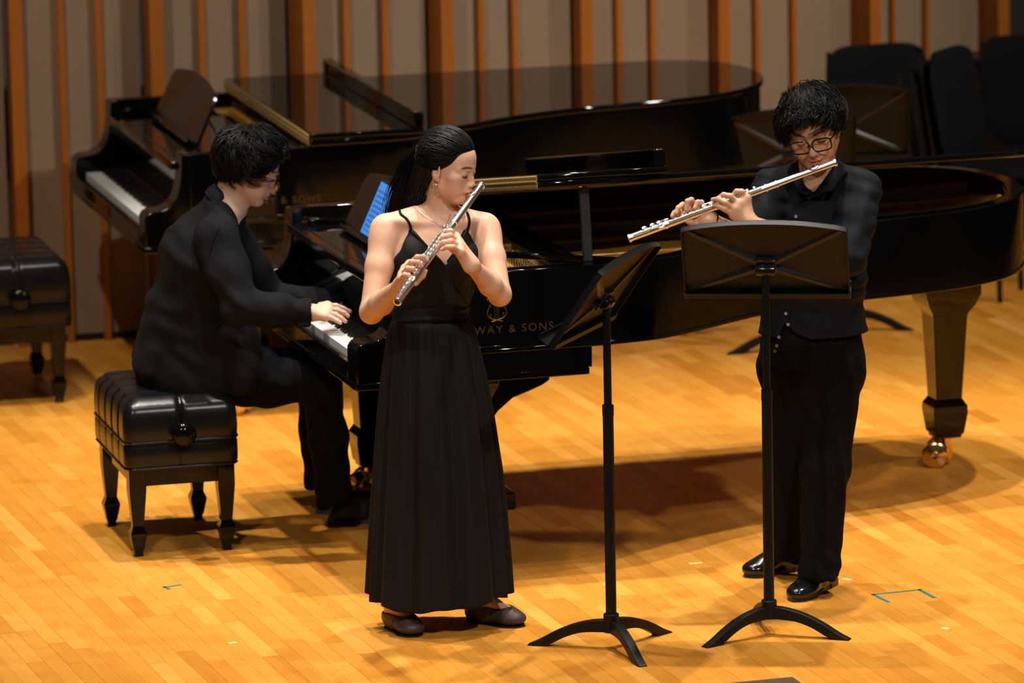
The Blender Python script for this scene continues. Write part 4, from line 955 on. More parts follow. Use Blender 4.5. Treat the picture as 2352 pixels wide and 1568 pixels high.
for sx, y, Y in ((890, 523, 17.125), (1112, 521, 17.165)):
    B.cone(A(sx, y, Y), A(1004+(sx-1004)*0.3, 497, 17.165), 0.043, 0.036, 0.03)
    B.cone(A(1004+(sx-1004)*0.85, 508, Y-0.03), A(1010+(sx-1004)*0.10, 514, 17.105), 0.009, 0.009, 0.022)
B.cone(A(1010, 512, 17.165), hp(WM, (0, -0.016, -0.055)), 0.046, 0.041, 0.025)
add_head(B, WM, False, 0.003, (1,))
# arms
rS, rE, rW = A(886, 528, 17.12), A(853, 716, 17.0), A(919, 657, 16.80)
B.chain([rS, rS+(rE-rS)*0.45, rE], [0.046, 0.042, 0.034], 0.015); B.ell(rS+np.array((-0.004, -0.005, -0.03)), (0.045, 0.05, 0.062), None, 0.02)
B.chain([rE, rE+(rW-rE)*0.35, rW], [0.035, 0.036, 0.0225], 0.015)
lS, lE, lW = A(1114, 526, 17.16), A(1148, 676, 16.99), A(1083, 609, 16.855)
B.chain([lS, lS+(lE-lS)*0.45, lE], [0.046, 0.042, 0.034], 0.015); B.ell(lS+np.array((0.004, -0.005, -0.03)), (0.043, 0.05, 0.06), None, 0.02)
B.chain([lE, lE+(lW-lE)*0.35, lW], [0.034, 0.034, 0.0215], 0.015)
# right hand, over the keys near the foot joint
def Hf(px, py, t, dy): p = wfl(t); return A(px, py, p[1]+dy)
pk = [Hf(941, 606, 0.70, 0.035), Hf(931, 617, 0.75, 0.04), Hf(925, 629, 0.79, 0.045), Hf(922, 640, 0.83, 0.05)]
for i in range(3): B.cone(pk[i], pk[i+1], 0.012, 0.012, 0.008)
for q in pk: B.cone(q, rW, 0.0115, 0.019, 0.012)
fingers(B, [[pk[0], Hf(958, 590, 0.69, 0.004), Hf(972, 589, 0.685, -0.012), Hf(981, 598, 0.68, -0.012)],
            [pk[1], Hf(946, 601, 0.74, 0.004), Hf(960, 602, 0.735, -0.014), Hf(968, 611, 0.73, -0.014)],
            [pk[2], Hf(936, 616, 0.785, 0.004), Hf(948, 617, 0.78, -0.014), Hf(955, 626, 0.775, -0.014)],
            [pk[3], Hf(930, 631, 0.82, 0.006), Hf(938, 632, 0.815, -0.010), Hf(945, 639, 0.81, -0.012)],
            [Hf(930, 652, 0.80, 0.075), Hf(955, 650, 0.78, 0.040), Hf(972, 634, 0.75, 0.024), Hf(978, 622, 0.735, 0.016)]])
# left hand, wrapped from the far side of the tube
lk = [Hf(1046, 543, 0.42, 0.012), Hf(1052, 554, 0.46, 0.004), Hf(1056, 566, 0.50, 0.000), Hf(1058, 578, 0.54, 0.000)]
for i in range(3): B.cone(lk[i], lk[i+1], 0.0125, 0.012, 0.008)
for q in lk: B.cone(q, lW, 0.012, 0.019, 0.012)
B.cone(Hf(1055, 572, 0.5, 0.02), lW, 0.02, 0.021, 0.015)
fingers(B, [[lk[0], Hf(1036, 530, 0.42, -0.004), Hf(1022, 531, 0.42, -0.014), Hf(1014, 540, 0.42, -0.012)],
            [lk[1], Hf(1034, 540, 0.47, -0.014), Hf(1016, 543, 0.47, -0.020), Hf(1004, 553, 0.47, -0.014)],
            [lk[2], Hf(1036, 553, 0.51, -0.018), Hf(1018, 556, 0.51, -0.022), Hf(1005, 566, 0.51, -0.014)],
            [lk[3], Hf(1040, 567, 0.55, -0.018), Hf(1026, 567, 0.55, -0.020), Hf(1015, 573, 0.55, -0.014)],
            [Hf(1060, 585, 0.5, 0.04), Hf(1040, 575, 0.5, 0.035), Hf(1022, 562, 0.47, 0.022), Hf(1014, 552, 0.45, 0.016)]])
V, Q = B.mesh(); V = relax(V, Q, 1, 0.4)
BLK = mat('black_glitter', (0.018, 0.012, 0.010), 0.5, 0.2, noise=(800, (0.10, 0.07, 0.055)))
feet = [shoe(W_, fl(893, 1437), fl(958, 1463), 'flat', (BLK, SATIN, SATIN), 1), shoe(W_, fl(1075, 1424), fl(1203, 1439), 'flat', (BLK, SATIN, SATIN), 1)]
legs = MB()
for (v, q), hx in zip(feet, (960, 1040)):
    c = v[v[:, 2] > 0.13].mean(0); t = A(hx, 760, 17.16); legs.tube([c-np.array([0, 0, 0.02]), c*0.6+t*0.4, t], [0.036, 0.042, 0.05], 12)
lv = np.array(legs.v); lq = np.array([f for f in legs.f if len(f) == 4])
V, Q = merge([(V, Q)]+feet+[(lv, lq)])
body = W_.add('body', V, Q, SKIN, None, head_tint(V, WM, WB, (0.50, 0.13, 0.12), blush=0.5))
lashes(W_, WM, LASH, body)
# dress
DRESS = mat('black_satin_cloth', (0.012, 0.0115, 0.0125), 0.6, spec=0.10)
D_ = Fld((-0.44, 16.98, 0.86), (0.0, 17.33, 1.33), 0.0032); wtorso(D_, 0.005)
for x in (952, 1052): D_.ell(A(x, 600, 17.08), (0.06, 0.05, 0.06), None, 0.03)
poly = [A(x, y, 17.07)[[0, 2]] for x, y in ((940, 522), (958, 537), (990, 570), (1024, 606), (1052, 560), (1078, 503), (1091, 540), (1104, 600), (1110, 660), (1115, 745), (865, 745), (872, 680), (888, 620), (920, 572), (936, 540))]
sd2 = poly_sd(D_.ax[0][:, None], D_.ax[2][None, :], poly)[:, None, :].astype(np.float32); D_.D = np.maximum(D_.D, sd2)
DV, DQ = D_.mesh(); DV = relax(DV, DQ, 3)
DV = folds(DV, DQ, [(0.0026, (75, 0, 60), 0.3, A(970, 640, 17.07), 0.12), (0.0024, (-95, 0, 70), 1.2, A(1070, 600, 17.07), 0.08)])
dress = W_.add('dress', DV, DQ, DRESS)
def on(F, pts, lift=0.0): return [hit(F, x, y, 16.9, 17.3, lift) for x, y in pts]
W_.mb(MB().tube(catmull(on(D_, [(944, 529), (958, 542), (988, 574), (1022, 612), (1050, 655), (1072, 695)], 0.003), 5), 0.0042, 8), 'wrap_edge', DRESS, dress)
W_.mb(MB().tube(catmull(on(D_, [(1079, 512), (1062, 548), (1042, 582), (1026, 604)], 0.003), 5), 0.004, 8), 'wrap_edge', DRESS, dress)
for pts in ([(944, 530), (942, 517), (934, 503), (921, 492)], [(1073, 534), (1078, 512), (1077, 500), (1074, 491)]):
    q = on(B, pts, 0.003); e = q[-1]; q = q+[e+np.array([-0.004 if pts[0][0] < 1000 else -0.008, 0.03, 0.006]), e+np.array([0, 0.075, -0.025])]
    W_.mb(MB().tube(catmull(q, 5), 0.0042, 8), 'shoulder_strap', DRESS, dress)
sh_ = Fld((-0.44, 17.02, 0.86), (0.0, 17.31, 1.06), 0.0035)
sh_.ecap(A(989, 742, 17.16), A(993, 690, 17.155), shl, (0.120, 0.094), (0.117, 0.091), 0.02); sh_.plane(A(989, 744, 17.16), (0.0, 0, -1), 0.004); sh_.plane(A(992, 694, 17.155), (-0.10, 0, 1), 0.004)
v, q = sh_.mesh(); v = relax(v, q, 2); v = folds(v, q, [(0.0022, (10, 0, 190), 0.0), (0.0012, (-25, 0, 320), 1.0)]); W_.add('waist_sash', v, q, DRESS, dress)
rows = []; ys = [732, 745, 770, 810, 860, 930, 1020, 1115, 1210, 1292, 1345, 1372]; nth = 180
wl = np.interp(ys, [732, 745, 900, 1100, 1300, 1400], [88, 94, 121, 141, 157, 163]); cx = np.interp(ys, [732, 900, 1100, 1300, 1400], [989, 998, 1006, 1009, 1010])
zrow = [A(1000, y, 17.15)[2] for y in ys]
for i, y in enumerate(ys):
    c = A(cx[i], y, 17.15); sc_ = 1/748.0; hx = wl[i]*sc_; hy = hx*np.interp(i, [0, 4, 11], [0.80, 0.76, 0.72]); t = i/11; row = []
    for k in range(nth):
        a = 2*math.pi*k/nth
        g = 0.0035*math.sin(34*a+1.3*math.sin(3*a))*max(0, 1-t*2.2)*min(1, i/2) + (0.010*math.sin(11*a+2*math.sin(2*a)+0.7)+0.006*math.sin(17*a+1.0))*min(1, t*1.6) + 0.006*t*math.sin(5*a)
        row.append(np.array([c[0]+(hx+g)*math.cos(a), c[1]+(hy+g)*math.sin(a), c[2]+(0.012*math.sin(2*a+2.2)+0.004*math.sin(7*a))*t*t]))
    rows.append(row)
P_ = MB(); P_.grid(catmull([np.array(r) for r in rows], 4), wrap=True, flip=True); sk = W_.mb(P_, 'skirt', DRESS, dress, 180)
so = sk.modifiers.new('cloth', 'SOLIDIFY'); so.thickness = 0.003; so.offset = -1
# hair: swept back to a tie, half down
def rnd(n, a, b): return RNG.uniform(a, b, n)
HF = Fld((-0.35, 16.95, 1.25), (-0.02, 17.32, 1.62), 0.003); Qh = WM[:3, :3]/0.93
HF.ell(hp(WM, SKC), (SKR+0.005)*0.93, Qh, 0.01); HF.ell(hp(WM, (0, 0.125, -0.03)), np.array((0.076, 0.085, 0.115))*0.93, Qh, 0.008, '-')
HF.plane(hp(WM, (0, 0.0, -0.018)), Qh@np.array((0, 0.55, -1.0)), 0.03)
v, q = HF.mesh(); hair = W_.add('hair', relax(v, q, 3), q, HAIR)
tie = np.array([0, -0.108, 0.042]); tdir = (tie-SKC)/(SKR+0.012); n = 1500
y0 = rnd(n, -0.06, 0.078); side = RNG.choice([1, -1], n, p=[0.7, 0.3]); 
yf = rnd(n, 0, 1); st = np.stack([side*np.interp(yf, [0, 0.25, 0.6, 1], [0.002, 0.045, 0.066, 0.073]), np.interp(yf, [0, 0.25, 0.6, 1], [0.078, 0.066, 0.036, 0.004])-rnd(n, 0, 1)**2*0.05*(yf < 0.9), np.interp(yf, [0, 0.25, 0.6, 1], [0.080, 0.074, 0.045, -0.004])+rnd(n, 0, 0.004)], 1)
top = rnd(n, 0, 1) < 0.45; st[top] = np.stack([side[top]*rnd(top.sum(), 0.001, 0.012), rnd(top.sum(), -0.05, 0.082), np.full(top.sum(), 0.11)], 1)
d0 = (st-SKC)/SKR; tt = np.linspace(0, 1, 12)[:, None, None]
td = tdir[None, :]+RNG.normal(0, 0.10, (n, 3)); dirs = slerp(d0[None], td[None], tt); sag = np.sin(np.pi*tt)*np.array([0, 0, -0.10]); 
lift = (0.006+0.010*np.sin(np.pi*np.linspace(0, 1, 12)))[:, None]*rnd(n, 0.7, 1.25)[None, :]
pth = skull(dirs+sag, lift); pth = np.moveaxis(pth, 0, 1)@WM[:3, :3].T+WM[:3, 3]
strands(W_, 'swept_strands', pth, rnd(n, 0.0011, 0.0019), HAIR, hair, 3, 0.7)
n = 700; gd = np.array([hp(WM, tie), A(945, 362, 17.215), A(936, 395, 17.225), A(925, 432, 17.225), A(912, 468, 17.235), A(903, 505, 17.25)]); gd = np.array(catmull(list(gd), 3))
off = RNG.normal(0, 1, (n, 3))*np.array([0.011, 0.010, 0.004]); spread = np.interp(np.linspace(0, 1, len(gd)), [0, 0.15, 0.6, 1], [0.35, 0.9, 1.25, 1.1]); pt = gd[None]+off[:, None]*spread[None, :, None]
pt += (0.004*np.sin(np.linspace(0, 5, len(gd))[None, :, None]*rnd(n, 0.6, 1.4)[:, None, None]+rnd(n, 0, 6)[:, None, None]))*np.array([1, 0.5, 0.2])
strands(W_, 'ponytail', pt, rnd(n, 0.0011, 0.0018), HAIR, hair, 3, 0.2)
n = 1100; u_ = rnd(n, 0, 1); s0 = np.stack([np.interp(u_, [0, 1], [0.072, -0.05])+0*u_, np.interp(u_, [0, 0.5, 1], [-0.018, -0.085, -0.09]), rnd(n, -0.03, 0.03)], 1)
s0w = (SKC+((s0-SKC)/np.linalg.norm((s0-SKC)/SKR, axis=1)[:, None])*1.06)@WM[:3, :3].T+WM[:3, 3]
e0 = np.array([A(x, y, Y) for x, y, Y in zip(np.interp(u_, [0, 0.35, 1], [958, 935, 905])+RNG.normal(0, 5, n), 484+RNG.normal(0, 12, n), np.interp(u_, [0, 1], [17.17, 17.25]))])
tt = np.linspace(0, 1, 10)[None, :, None]; pt = s0w[:, None]*(1-tt)+e0[:, None]*tt + np.sin(np.pi*tt)*np.array([-0.004, 0.012, -0.004]) + 0.002*np.sin(tt*7+rnd(n, 0, 6)[:, None, None])
strands(W_, 'loose_strands', pt, rnd(n, 0.0011, 0.0018), HAIR, hair, 3, 0.2)
W_.mb(MB().tube([hp(WM, tie+np.array([0.016*math.cos(a), -0.004+0.004*math.sin(a), 0.016*math.sin(a)])) for a in np.linspace(0, 2*math.pi, 15)[:-1]], 0.005, 8, closed=True), 'hair_tie', mat('grey_band', (0.06, 0.065, 0.06), 0.7), hair)
# jewellery
GOLD = mat('gold_wire', (0.9, 0.62, 0.3), 0.2, 1.0); ec = hp(WM, (0.080, 0.0, -0.060))
W_.mb(MB().tube([ec+WM[:3, 1]*0.0095*math.cos(a)+WM[:3, 2]*0.010*math.sin(a) for a in np.linspace(0, 2*math.pi, 25)[:-1]], 0.0013, 6, closed=True), 'hoop_earring', GOLD)
nk = on(B, [(958, 474), (966, 487), (985, 502), (1003, 512), (1019, 519), (1030, 505), (1035, 490)], 0.003)
W_.mb(MB().tube(catmull(nk, 4), 0.0008, 5), 'necklace', SILVER); W_.mb(MB().ball(hit(B, 1020, 520, 16.9, 17.3, 0.003), (0.006, 0.003, 0.004), 10, 6), 'pendant', SILVER)
bw = (lW-lE)/np.linalg.norm(lW-lE); u1, u2, _ = frame_of(bw); bc = lW-bw*0.012
W_.mb(MB().tube([bc+0.0245*(math.cos(a)*u1+math.sin(a)*u2) for a in np.linspace(0, 2*math.pi, 21)[:-1]], 0.0008, 5, closed=True), 'bracelet', SILVER)
make_flute(wF0, wF1, (-0.55, -0.25, 0.8), 'silver flute held by the woman in the long dress, pointing down')

# ------------------------------------------------------------------ the man with the flute
Mn = Person(fl(1825, 1355), 'man in black shirt and glasses playing a silver flute behind the stand')
MBASE = (0.60, 0.335, 0.215)
MM = head_M(at(1866, 291, 17.53), (-0.12, -0.93, -0.36), (-0.24, -0.33, 1.0), 1.04)
mF0, mF1 = at(1922, 372, 17.40), at(1443, 548, 17.36)
CLOTH = mat('navy_black_cotton', (0.0045, 0.0062, 0.0095), 0.75, spec=0.16, bump=(700, 0.2, 0.0006))
WOOL = mat('black_wool', (0.004, 0.004, 0.005), 0.88, spec=0.12, bump=(600, 0.25, 0.0006))
B2 = Fld((0.42, 17.14, 1.02), (1.30, 17.86, 1.62), 0.0027)
mside = np.array((1.0, 0.05, 0.0))
nb = A(1878, 428, 17.60)
B2.cone(nb, hp(MM, (0, -0.02, -0.05)), 0.060, 0.056, 0.03); add_head(B2, MM, True, 0.004)
B2.ecap(A(1872, 520, 17.62), A(1876, 440, 17.62), mside, (0.15, 0.085), (0.12, 0.06), 0.03); B2.cone(A(1790, 440, 17.62), A(1965, 440, 17.62), 0.05, 0.05, 0.03)
rS, rE, rW = A(1772, 432, 17.60), A(1742, 570, 17.45), A(1628, 506, 17.385)
lS, lE, lW = A(1978, 436, 17.60), A(1945, 590, 17.42), A(1722, 514, 17.355)
B2.chain([rS, rE], [0.045, 0.038], 0.02); B2.chain([rE, rE+(rW-rE)*0.4, rW], [0.036, 0.037, 0.026], 0.015)
B2.chain([lS, lE], [0.045, 0.038], 0.02); B2.chain([lE, lE+(lW-lE)*0.4, lW], [0.036, 0.037, 0.027], 0.015)
FY = lambda px: np.interp(px, [1443, 1922], [17.36, 17.40])
def Hm(px, py, dy): return A(px, py, FY(px)+dy)
lk = [Hm(1714, 455, -0.012), Hm(1697, 468, -0.024), Hm(1690, 480, -0.030), Hm(1686, 493, -0.028)]
for i in range(3): B2.cone(lk[i], lk[i+1], 0.0145, 0.014, 0.01)
for q in lk: B2.cone(q, lW, 0.0135, 0.022, 0.014)
fingers(B2, [[lk[0], Hm(1704, 440, -0.018), Hm(1692, 439, -0.016), Hm(1683, 448, -0.012)],
             [lk[1], Hm(1677, 450, -0.030), Hm(1662, 447, -0.022), Hm(1652, 453, -0.012)],
             [lk[2], Hm(1665, 465, -0.036), Hm(1649, 457, -0.028), Hm(1637, 458, -0.014)],
             [lk[3], Hm(1664, 480, -0.036), Hm(1651, 474, -0.028), Hm(1641, 471, -0.016)],
             [Hm(1705, 500, 0.0), Hm(1690, 482, 0.018), Hm(1672, 470, 0.020), Hm(1660, 463, 0.014)]], (0.0095, 0.0088, 0.0070))
rk = [Hm(1612, 478, 0.045), Hm(1594, 473, 0.048), Hm(1578, 482, 0.048), Hm(1563, 495, 0.045)]
for i in range(3): B2.cone(rk[i], rk[i+1], 0.0145, 0.014, 0.01)
for q in rk: B2.cone(q, rW, 0.0135, 0.022, 0.014)
B2.cone(Hm(1588, 505, 0.03), rW, 0.017, 0.022, 0.014)
fingers(B2, [[rk[0], Hm(1611, 465, 0.018), Hm(1603, 464, -0.002), Hm(1596, 478, -0.010)],
             [rk[1], Hm(1588, 459, 0.020), Hm(1579, 462, -0.004), Hm(1576, 483, -0.011)],
             [rk[2], Hm(1568, 470, 0.020), Hm(1558, 477, -0.002), Hm(1553, 489, -0.010)],
             [rk[3], Hm(1556, 484, 0.020), Hm(1549, 489, 0.000), Hm(1544, 496, -0.008)],
             [Hm(1612, 508, 0.03), Hm(1598, 514, 0.004), Hm(1588, 510, -0.004), Hm(1578, 508, -0.002)]], (0.0095, 0.0088, 0.0070))
V, Q = B2.mesh(); V = relax(V, Q, 1, 0.4)
t_ = head_tint(V, MM, MBASE, (0.42, 0.12, 0.11), blush=0.3)
L = (V-MM[:3, 3])@np.linalg.inv(MM[:3, :3]).T                        # faint moustache shadow of stubble
wst = 0.38*np.exp(-((L[:, 0]/0.020)**2+((L[:, 2]+0.054)/0.007)**2))*(L[:, 1] > 0.07); t_ = t_*(1-wst[:, None])+np.array((0.10, 0.06, 0.045))*wst[:, None]
mb_ = Mn.add('body', V, Q, SKIN, None, t_); lashes(Mn, MM, LASH, mb_)
glasses(Mn, MM, FRAME, 0.0023, 0.0280, 0.0205, 0.101, -0.012, None, LENS)
for s in (1, -1): Mn.mb(MB().lathe([(0, -0.002), (0.0065, -0.002), (0.0065, 0.003), (0.004, 0.003), (0.004, 0.001), (0, 0.001)], hp(MM, (s*0.0785, 0.002, -0.037)), MM[:3, 0]*s, 14), 'ear_plug', FRAME)
# shirt
S2 = Fld((0.42, 17.10, 0.82), (1.32, 17.92, 1.46), 0.0038)
S2.ecap(A(1868, 790, 17.62), A(1868, 640, 17.61), mside, (0.160, 0.125), (0.157, 0.125), 0.04); S2.ecap(A(1868, 640, 17.61), A(1873, 500, 17.61), mside, (0.157, 0.125), (0.165, 0.108), 0.04)
S2.ecap(A(1873, 500, 17.61), A(1876, 425, 17.62), mside, (0.172, 0.105), (0.105, 0.065), 0.04)
for a, b in ((rS, A(1850, 405, 17.62)), (lS, A(1905, 402, 17.62))): S2.cone(a, b, 0.056, 0.050, 0.03)
S2.ecap(A(1866, 830, 17.60), A(1868, 770, 17.61), mside, (0.162, 0.125), (0.168, 0.128), 0.03)
rc = rE+(rW-rE)*0.52; lc = lE+(lW-lE)*0.40
S2.chain([rS, rS+(rE-rS)*0.5, rE], [0.060, 0.060, 0.055], 0.025); S2.chain([rE, rc], [0.056, 0.047], 0.02)
S2.chain([lS, lS+(lE-lS)*0.5, lE], [0.064, 0.064, 0.060], 0.025); S2.chain([lE, lc], [0.060, 0.052], 0.02)
S2.plane(rc, rW-rE, 0.006) if False else None
for c_, dd in ((rc, rW-rE), (lc, lW-lE)):
    dd = dd/np.linalg.norm(dd); S2.cone(c_+dd*0.055, c_+dd*0.14, 0.06, 0.06, 0.004, '-')
# neck opening: a narrow V below the chin
S2.cone(A(1880, 395, 17.56), A(1882, 330, 17.55), 0.054, 0.07, 0.006, '-')
vp = [A(x, y, 17.5)[[0, 2]] for x, y in ((1838, 372), (1848, 420), (1868, 446), (1876, 440), (1900, 405), (1912, 372))]
sd2 = poly_sd(S2.ax[0][:, None], S2.ax[2][None, :], vp)[:, None, :].astype(np.float32); fr_ = (S2.ax[1] < 17.60)[None, :, None]
S2.D = np.where(fr_, np.maximum(S2.D, -sd2), S2.D)
# hem: higher at the middle, long at the sides, shirt-tail point on the left front
hem = [A(x, y, 17.5)[[0, 2]] for x, y in ((1700, 350), (2060, 350), (2060, 640), (1990, 815), (1930, 800), (1880, 785), (1830, 765), (1803, 745), (1790, 770), (1778, 826), (1752, 815), (1738, 790), (1640, 640), (1500, 560), (1500, 350))]
sd3 = poly_sd(S2.ax[0][:, None], S2.ax[2][None, :], hem)[:, None, :].astype(np.float32); S2.D = np.maximum(S2.D, sd3)
v, q = S2.mesh(); v = relax(v, q, 3)
v = folds(v, q, [(0.0035, (25, 0, 75), 0.4, A(1955, 570, 17.5), 0.12), (0.003, (60, 10, -60), 1.0, A(1900, 640, 17.5), 0.16), (0.004, (15, 0, 90), 2.0, A(1880, 740, 17.5), 0.14), (0.003, (70, 0, 30), 0.0, A(1760, 480, 17.5), 0.12), (0.0025, (-55, 0, 60), 1.5, A(1960, 450, 17.5), 0.12), (0.002, (20, 0, 110), 2.2)])
shirt = Mn.add('shirt', v, q, CLOTH)
def collar(P, F, inner, outer, Y0, Y1, m, parent, name='collar_leaf', th=0.004):
    a = [hit(F, x, y, Y0, Y1, 0.010) for x, y in inner]; b = [hit(F, x, y, Y0, Y1, 0.012) for x, y in outer]
    a = catmull(a, 5); b = catmull(b, 5); g = MB(); G = [[p+(q2-p)*t+np.array([0, -0.006*math.sin(math.pi*t), 0.0]) for t in np.linspace(0, 1, 5)] for p, q2 in zip(a, b)]; g.grid(G)
    o = P.mb(g, name, m, parent, 60); so = o.modifiers.new('cloth', 'SOLIDIFY'); so.thickness = th; so.offset = 0; return o
def col3(P, inner, outer, m, parent, name='collar_leaf'):
    a = catmull([A(*p) for p in inner], 5); b = catmull([A(*p) for p in outer], 5); g = MB(); g.grid([[p+(q2-p)*t+np.array([0, -0.008*math.sin(math.pi*t), 0.0]) for t in np.linspace(0, 1, 5)] for p, q2 in zip(a, b)])
    o = P.mb(g, name, m, parent, 60); so = o.modifiers.new('cloth', 'SOLIDIFY'); so.thickness = 0.004; so.offset = 0; return o
col3(Mn, [(1868, 446, 17.492), (1895, 410, 17.50), (1914, 382, 17.53), (1926, 366, 17.60), (1918, 362, 17.67)], [(1917, 436, 17.478), (1922, 428, 17.485), (1938, 405, 17.52), (1948, 395, 17.60), (1940, 385, 17.69)], CLOTH, shirt)
col3(Mn, [(1866, 448, 17.492), (1846, 424, 17.50), (1836, 395, 17.53), (1830, 375, 17.60), (1836, 362, 17.67)], [(1838, 446, 17.48), (1824, 425, 17.49), (1815, 405, 17.52), (1808, 390, 17.60), (1815, 378, 17.69)], CLOTH, shirt)
BTN = mat('grey_button', (0.22, 0.22, 0.23), 0.3)
for x, y in ((1841, 441), (1828, 497), (1805, 720), (1810, 745), (1789, 774), (1784, 794), (1780, 806)):
    p = hit(S2, x, y, 17.2, 17.7, 0.002); Mn.mb(MB().lathe([(0, 0), (0.0055, 0), (0.0055, 0.002), (0.004, 0.0028), (0, 0.002)], p, -ray(x, y)/np.linalg.norm(ray(x, y)), 12), 'button', BTN, shirt)
pl = catmull([hit(S2, x, y, 17.2, 17.7, 0.0008) for x, y in ((1866, 452), (1850, 480), (1842, 510), (1838, 560), (1830, 620), (1822, 680), (1812, 740))], 5)
Mn.mb(MB().tube(pl, 0.0016, 5), 'placket_seam', CLOTH, shirt)
# wrist bands
for c_, dd, r_ in ((rW+(rE-rW)*0.06, rE-rW, 0.0285), (rW+(rE-rW)*0.42, rE-rW, 0.037)):
    u1, u2, _ = frame_of(dd); Mn.mb(MB().tube([c_+r_*(math.cos(a)*u1+math.sin(a)*u2) for a in np.linspace(0, 2*math.pi, 25)[:-1]], 0.0035, 6, closed=True), 'wristband', SATIN)
# trousers
T2 = Fld((0.68, 17.28, 0.02), (1.24, 18.0, 1.02), 0.0042)
hL, hR = A(1812, 830, 17.62), A(1915, 830, 17.60); kL, kR = A(1808, 1060, 17.66), A(1895, 1075, 17.55); aL, aR = A(1812, 1268, 17.74), A(1882, 1325, 17.49)
T2.ecap(A(1862, 840, 17.61), A(1866, 760, 17.62), mside, (0.165, 0.125), (0.155, 0.118), 0.03)
T2.chain([hL, kL, aL], [0.092, 0.068, 0.055], 0.03); T2.chain([hR, kR, aR], [0.100, 0.074, 0.060], 0.03)
T2.cone(aL+np.array((0.01, 0.01, 0.03)), aL+np.array((0.0, 0.0, -0.02)), 0.055, 0.058, 0.02); T2.cone(aR+np.array((0, 0, 0.04)), aR+np.array((0.0, -0.005, -0.03)), 0.058, 0.066, 0.02)
T2.plane((0, 0, 0.055), (0, 0, -1), 0.006)
v, q = T2.mesh(); v = relax(v, q, 3)
v = folds(v, q, [(0.004, (30, 0, 70), 0.5, aR, 0.12), (0.004, (-30, 0, 70), 1.4, aL, 0.12), (0.003, (110, 20, 8), 0.8), (0.003, (50, 0, 40), 0.2, A(1860, 860, 17.5), 0.15)])
trs = Mn.add('trousers', v, q, WOOL)
pk_ = [hit(T2, x, y, 17.2, 17.8, 0.0015) for x, y in ((1936, 798), (1938, 825), (1948, 850), (1962, 868))]; Mn.mb(MB().tube(catmull(pk_, 4), 0.002, 5), 'pocket_seam', WOOL, trs)
SHINE = mat('polished_black_leather', (0.006, 0.006, 0.007), 0.16, spec=0.6)
shoe(Mn, fl(1838, 1304), fl(1712, 1325), 'loafer', (SHINE, SATIN, SATIN), None, 1.05); shoe(Mn, fl(1905, 1340), fl(1822, 1382), 'loafer', (SHINE, SATIN, SATIN), None, 1.05)
# thick shaggy hair from the crown, fringe to the brows
def mop(P, M, crown, guides, per, tmax_fn, lift, seed, name, parent, swirl=0.0, bend=0.5, tip=0.012, spread=0.010, rad_=(0.0011, 0.0021), crown_k=0.9):
    # locks: each guide leaves the scalp, bends its own way, and its strands gather at the tip
    rg = np.random.default_rng(seed); cr_ = np.asarray(crown, float); cr_ /= np.linalg.norm(cr_)
    f = np.array([0, 1.0, 0]); f = f-cr_*(f@cr_); f /= np.linalg.norm(f); sd = np.cross(f, cr_); N = 9; t = np.linspace(0, 1, N)
    th0 = np.arccos(1-rg.uniform(0, 1, guides)*(1-math.cos(1.75)))*0.98; phi = rg.uniform(-math.pi, math.pi, guides)
    tm = tmax_fn(phi); th0 = np.minimum(th0, tm-0.25); ln = rg.uniform(0.55, 1.15, guides); th1 = np.minimum(th0+ln, tm+rg.normal(0, 0.07, guides))
    b1 = rg.normal(0, bend, guides)+swirl; b2 = rg.normal(0, bend*0.5, guides); lf0 = rg.uniform(0.35, 1.0, guides)*lift*np.interp(th0, [0, 0.6, 1.1, 1.6], [crown_k, crown_k+0.1, 1.0, 0.9]); tp = rg.normal(0.15, 1.0, guides)*tip*np.interp(th0, [0, 0.5, 1.0], [0.5, 0.6, 1.0])
    th = th0[:, None]+(th1-th0)[:, None]*t; ph = phi[:, None]+(b1[:, None]*t**1.5+b2[:, None]*0.45*np.sin(t*3.2))/np.maximum(np.sin(th), 0.35)
    d = np.cos(th)[..., None]*cr_+np.sin(th)[..., None]*(np.cos(ph)[..., None]*f+np.sin(ph)[..., None]*sd)
    G = skull(d, 0.004+lf0[:, None]*np.sin(np.pi*np.clip(0.05+0.62*t, 0, 1))+tp[:, None]*t**2.5)
    off = rg.normal(0, 1, (guides, per, 3))*spread; env = np.interp(t, [0, 0.35, 1], [1.0, 0.85, 0.22])
    S = G[:, None]+off[:, :, None]*env[None, None, :, None]+rg.normal(0, 0.0015, (guides, per, 1, 3))*t[None, None, :, None]
    S = S.reshape(-1, N, 3)@M[:3, :3].T+M[:3, 3]
    return strands(P, name, S, rg.uniform(*rad_, len(S)), HAIR, parent, 3, 0.15, 0.5)
def cap(P, M, grow, cutc, cutr, pl_n, pl_p, lo, hi, h=0.0035):
    F = Fld(lo, hi, h); sc = np.linalg.norm(M[:3, 0]); Qh = M[:3, :3]/sc; F.ell(hp(M, SKC), (SKR+grow)*sc, Qh, 0.01); F.ell(hp(M, cutc), np.array(cutr)*sc, Qh, 0.01, '-'); F.plane(hp(M, pl_p), Qh@np.array(pl_n), 0.008)
    v, q = F.mesh(); return P.add('hair', relax(v, q, 3), q, HAIR)
mh = cap(Mn, MM, 0.007, (0, 0.14, -0.035), (0.075, 0.085, 0.105), (0, 0.45, -1.0), (0, 0, -0.03), (0.76, 17.3, 1.30), (1.12, 17.78, 1.64))
tmx = lambda phi: np.interp(np.abs((phi+math.pi) % (2*math.pi)-math.pi), [0, 0.5, 1.0, 1.4, 2.2, math.pi], [1.36, 1.44, 1.76, 2.02, 2.2, 2.25])
mop(Mn, MM, (0.1, -0.22, 1.0), 520, 17, tmx, 0.031, 3, 'shaggy_strands', mh, 0.05, 0.36, 0.011, 0.0085, (0.0009, 0.0016), crown_k=0.15)
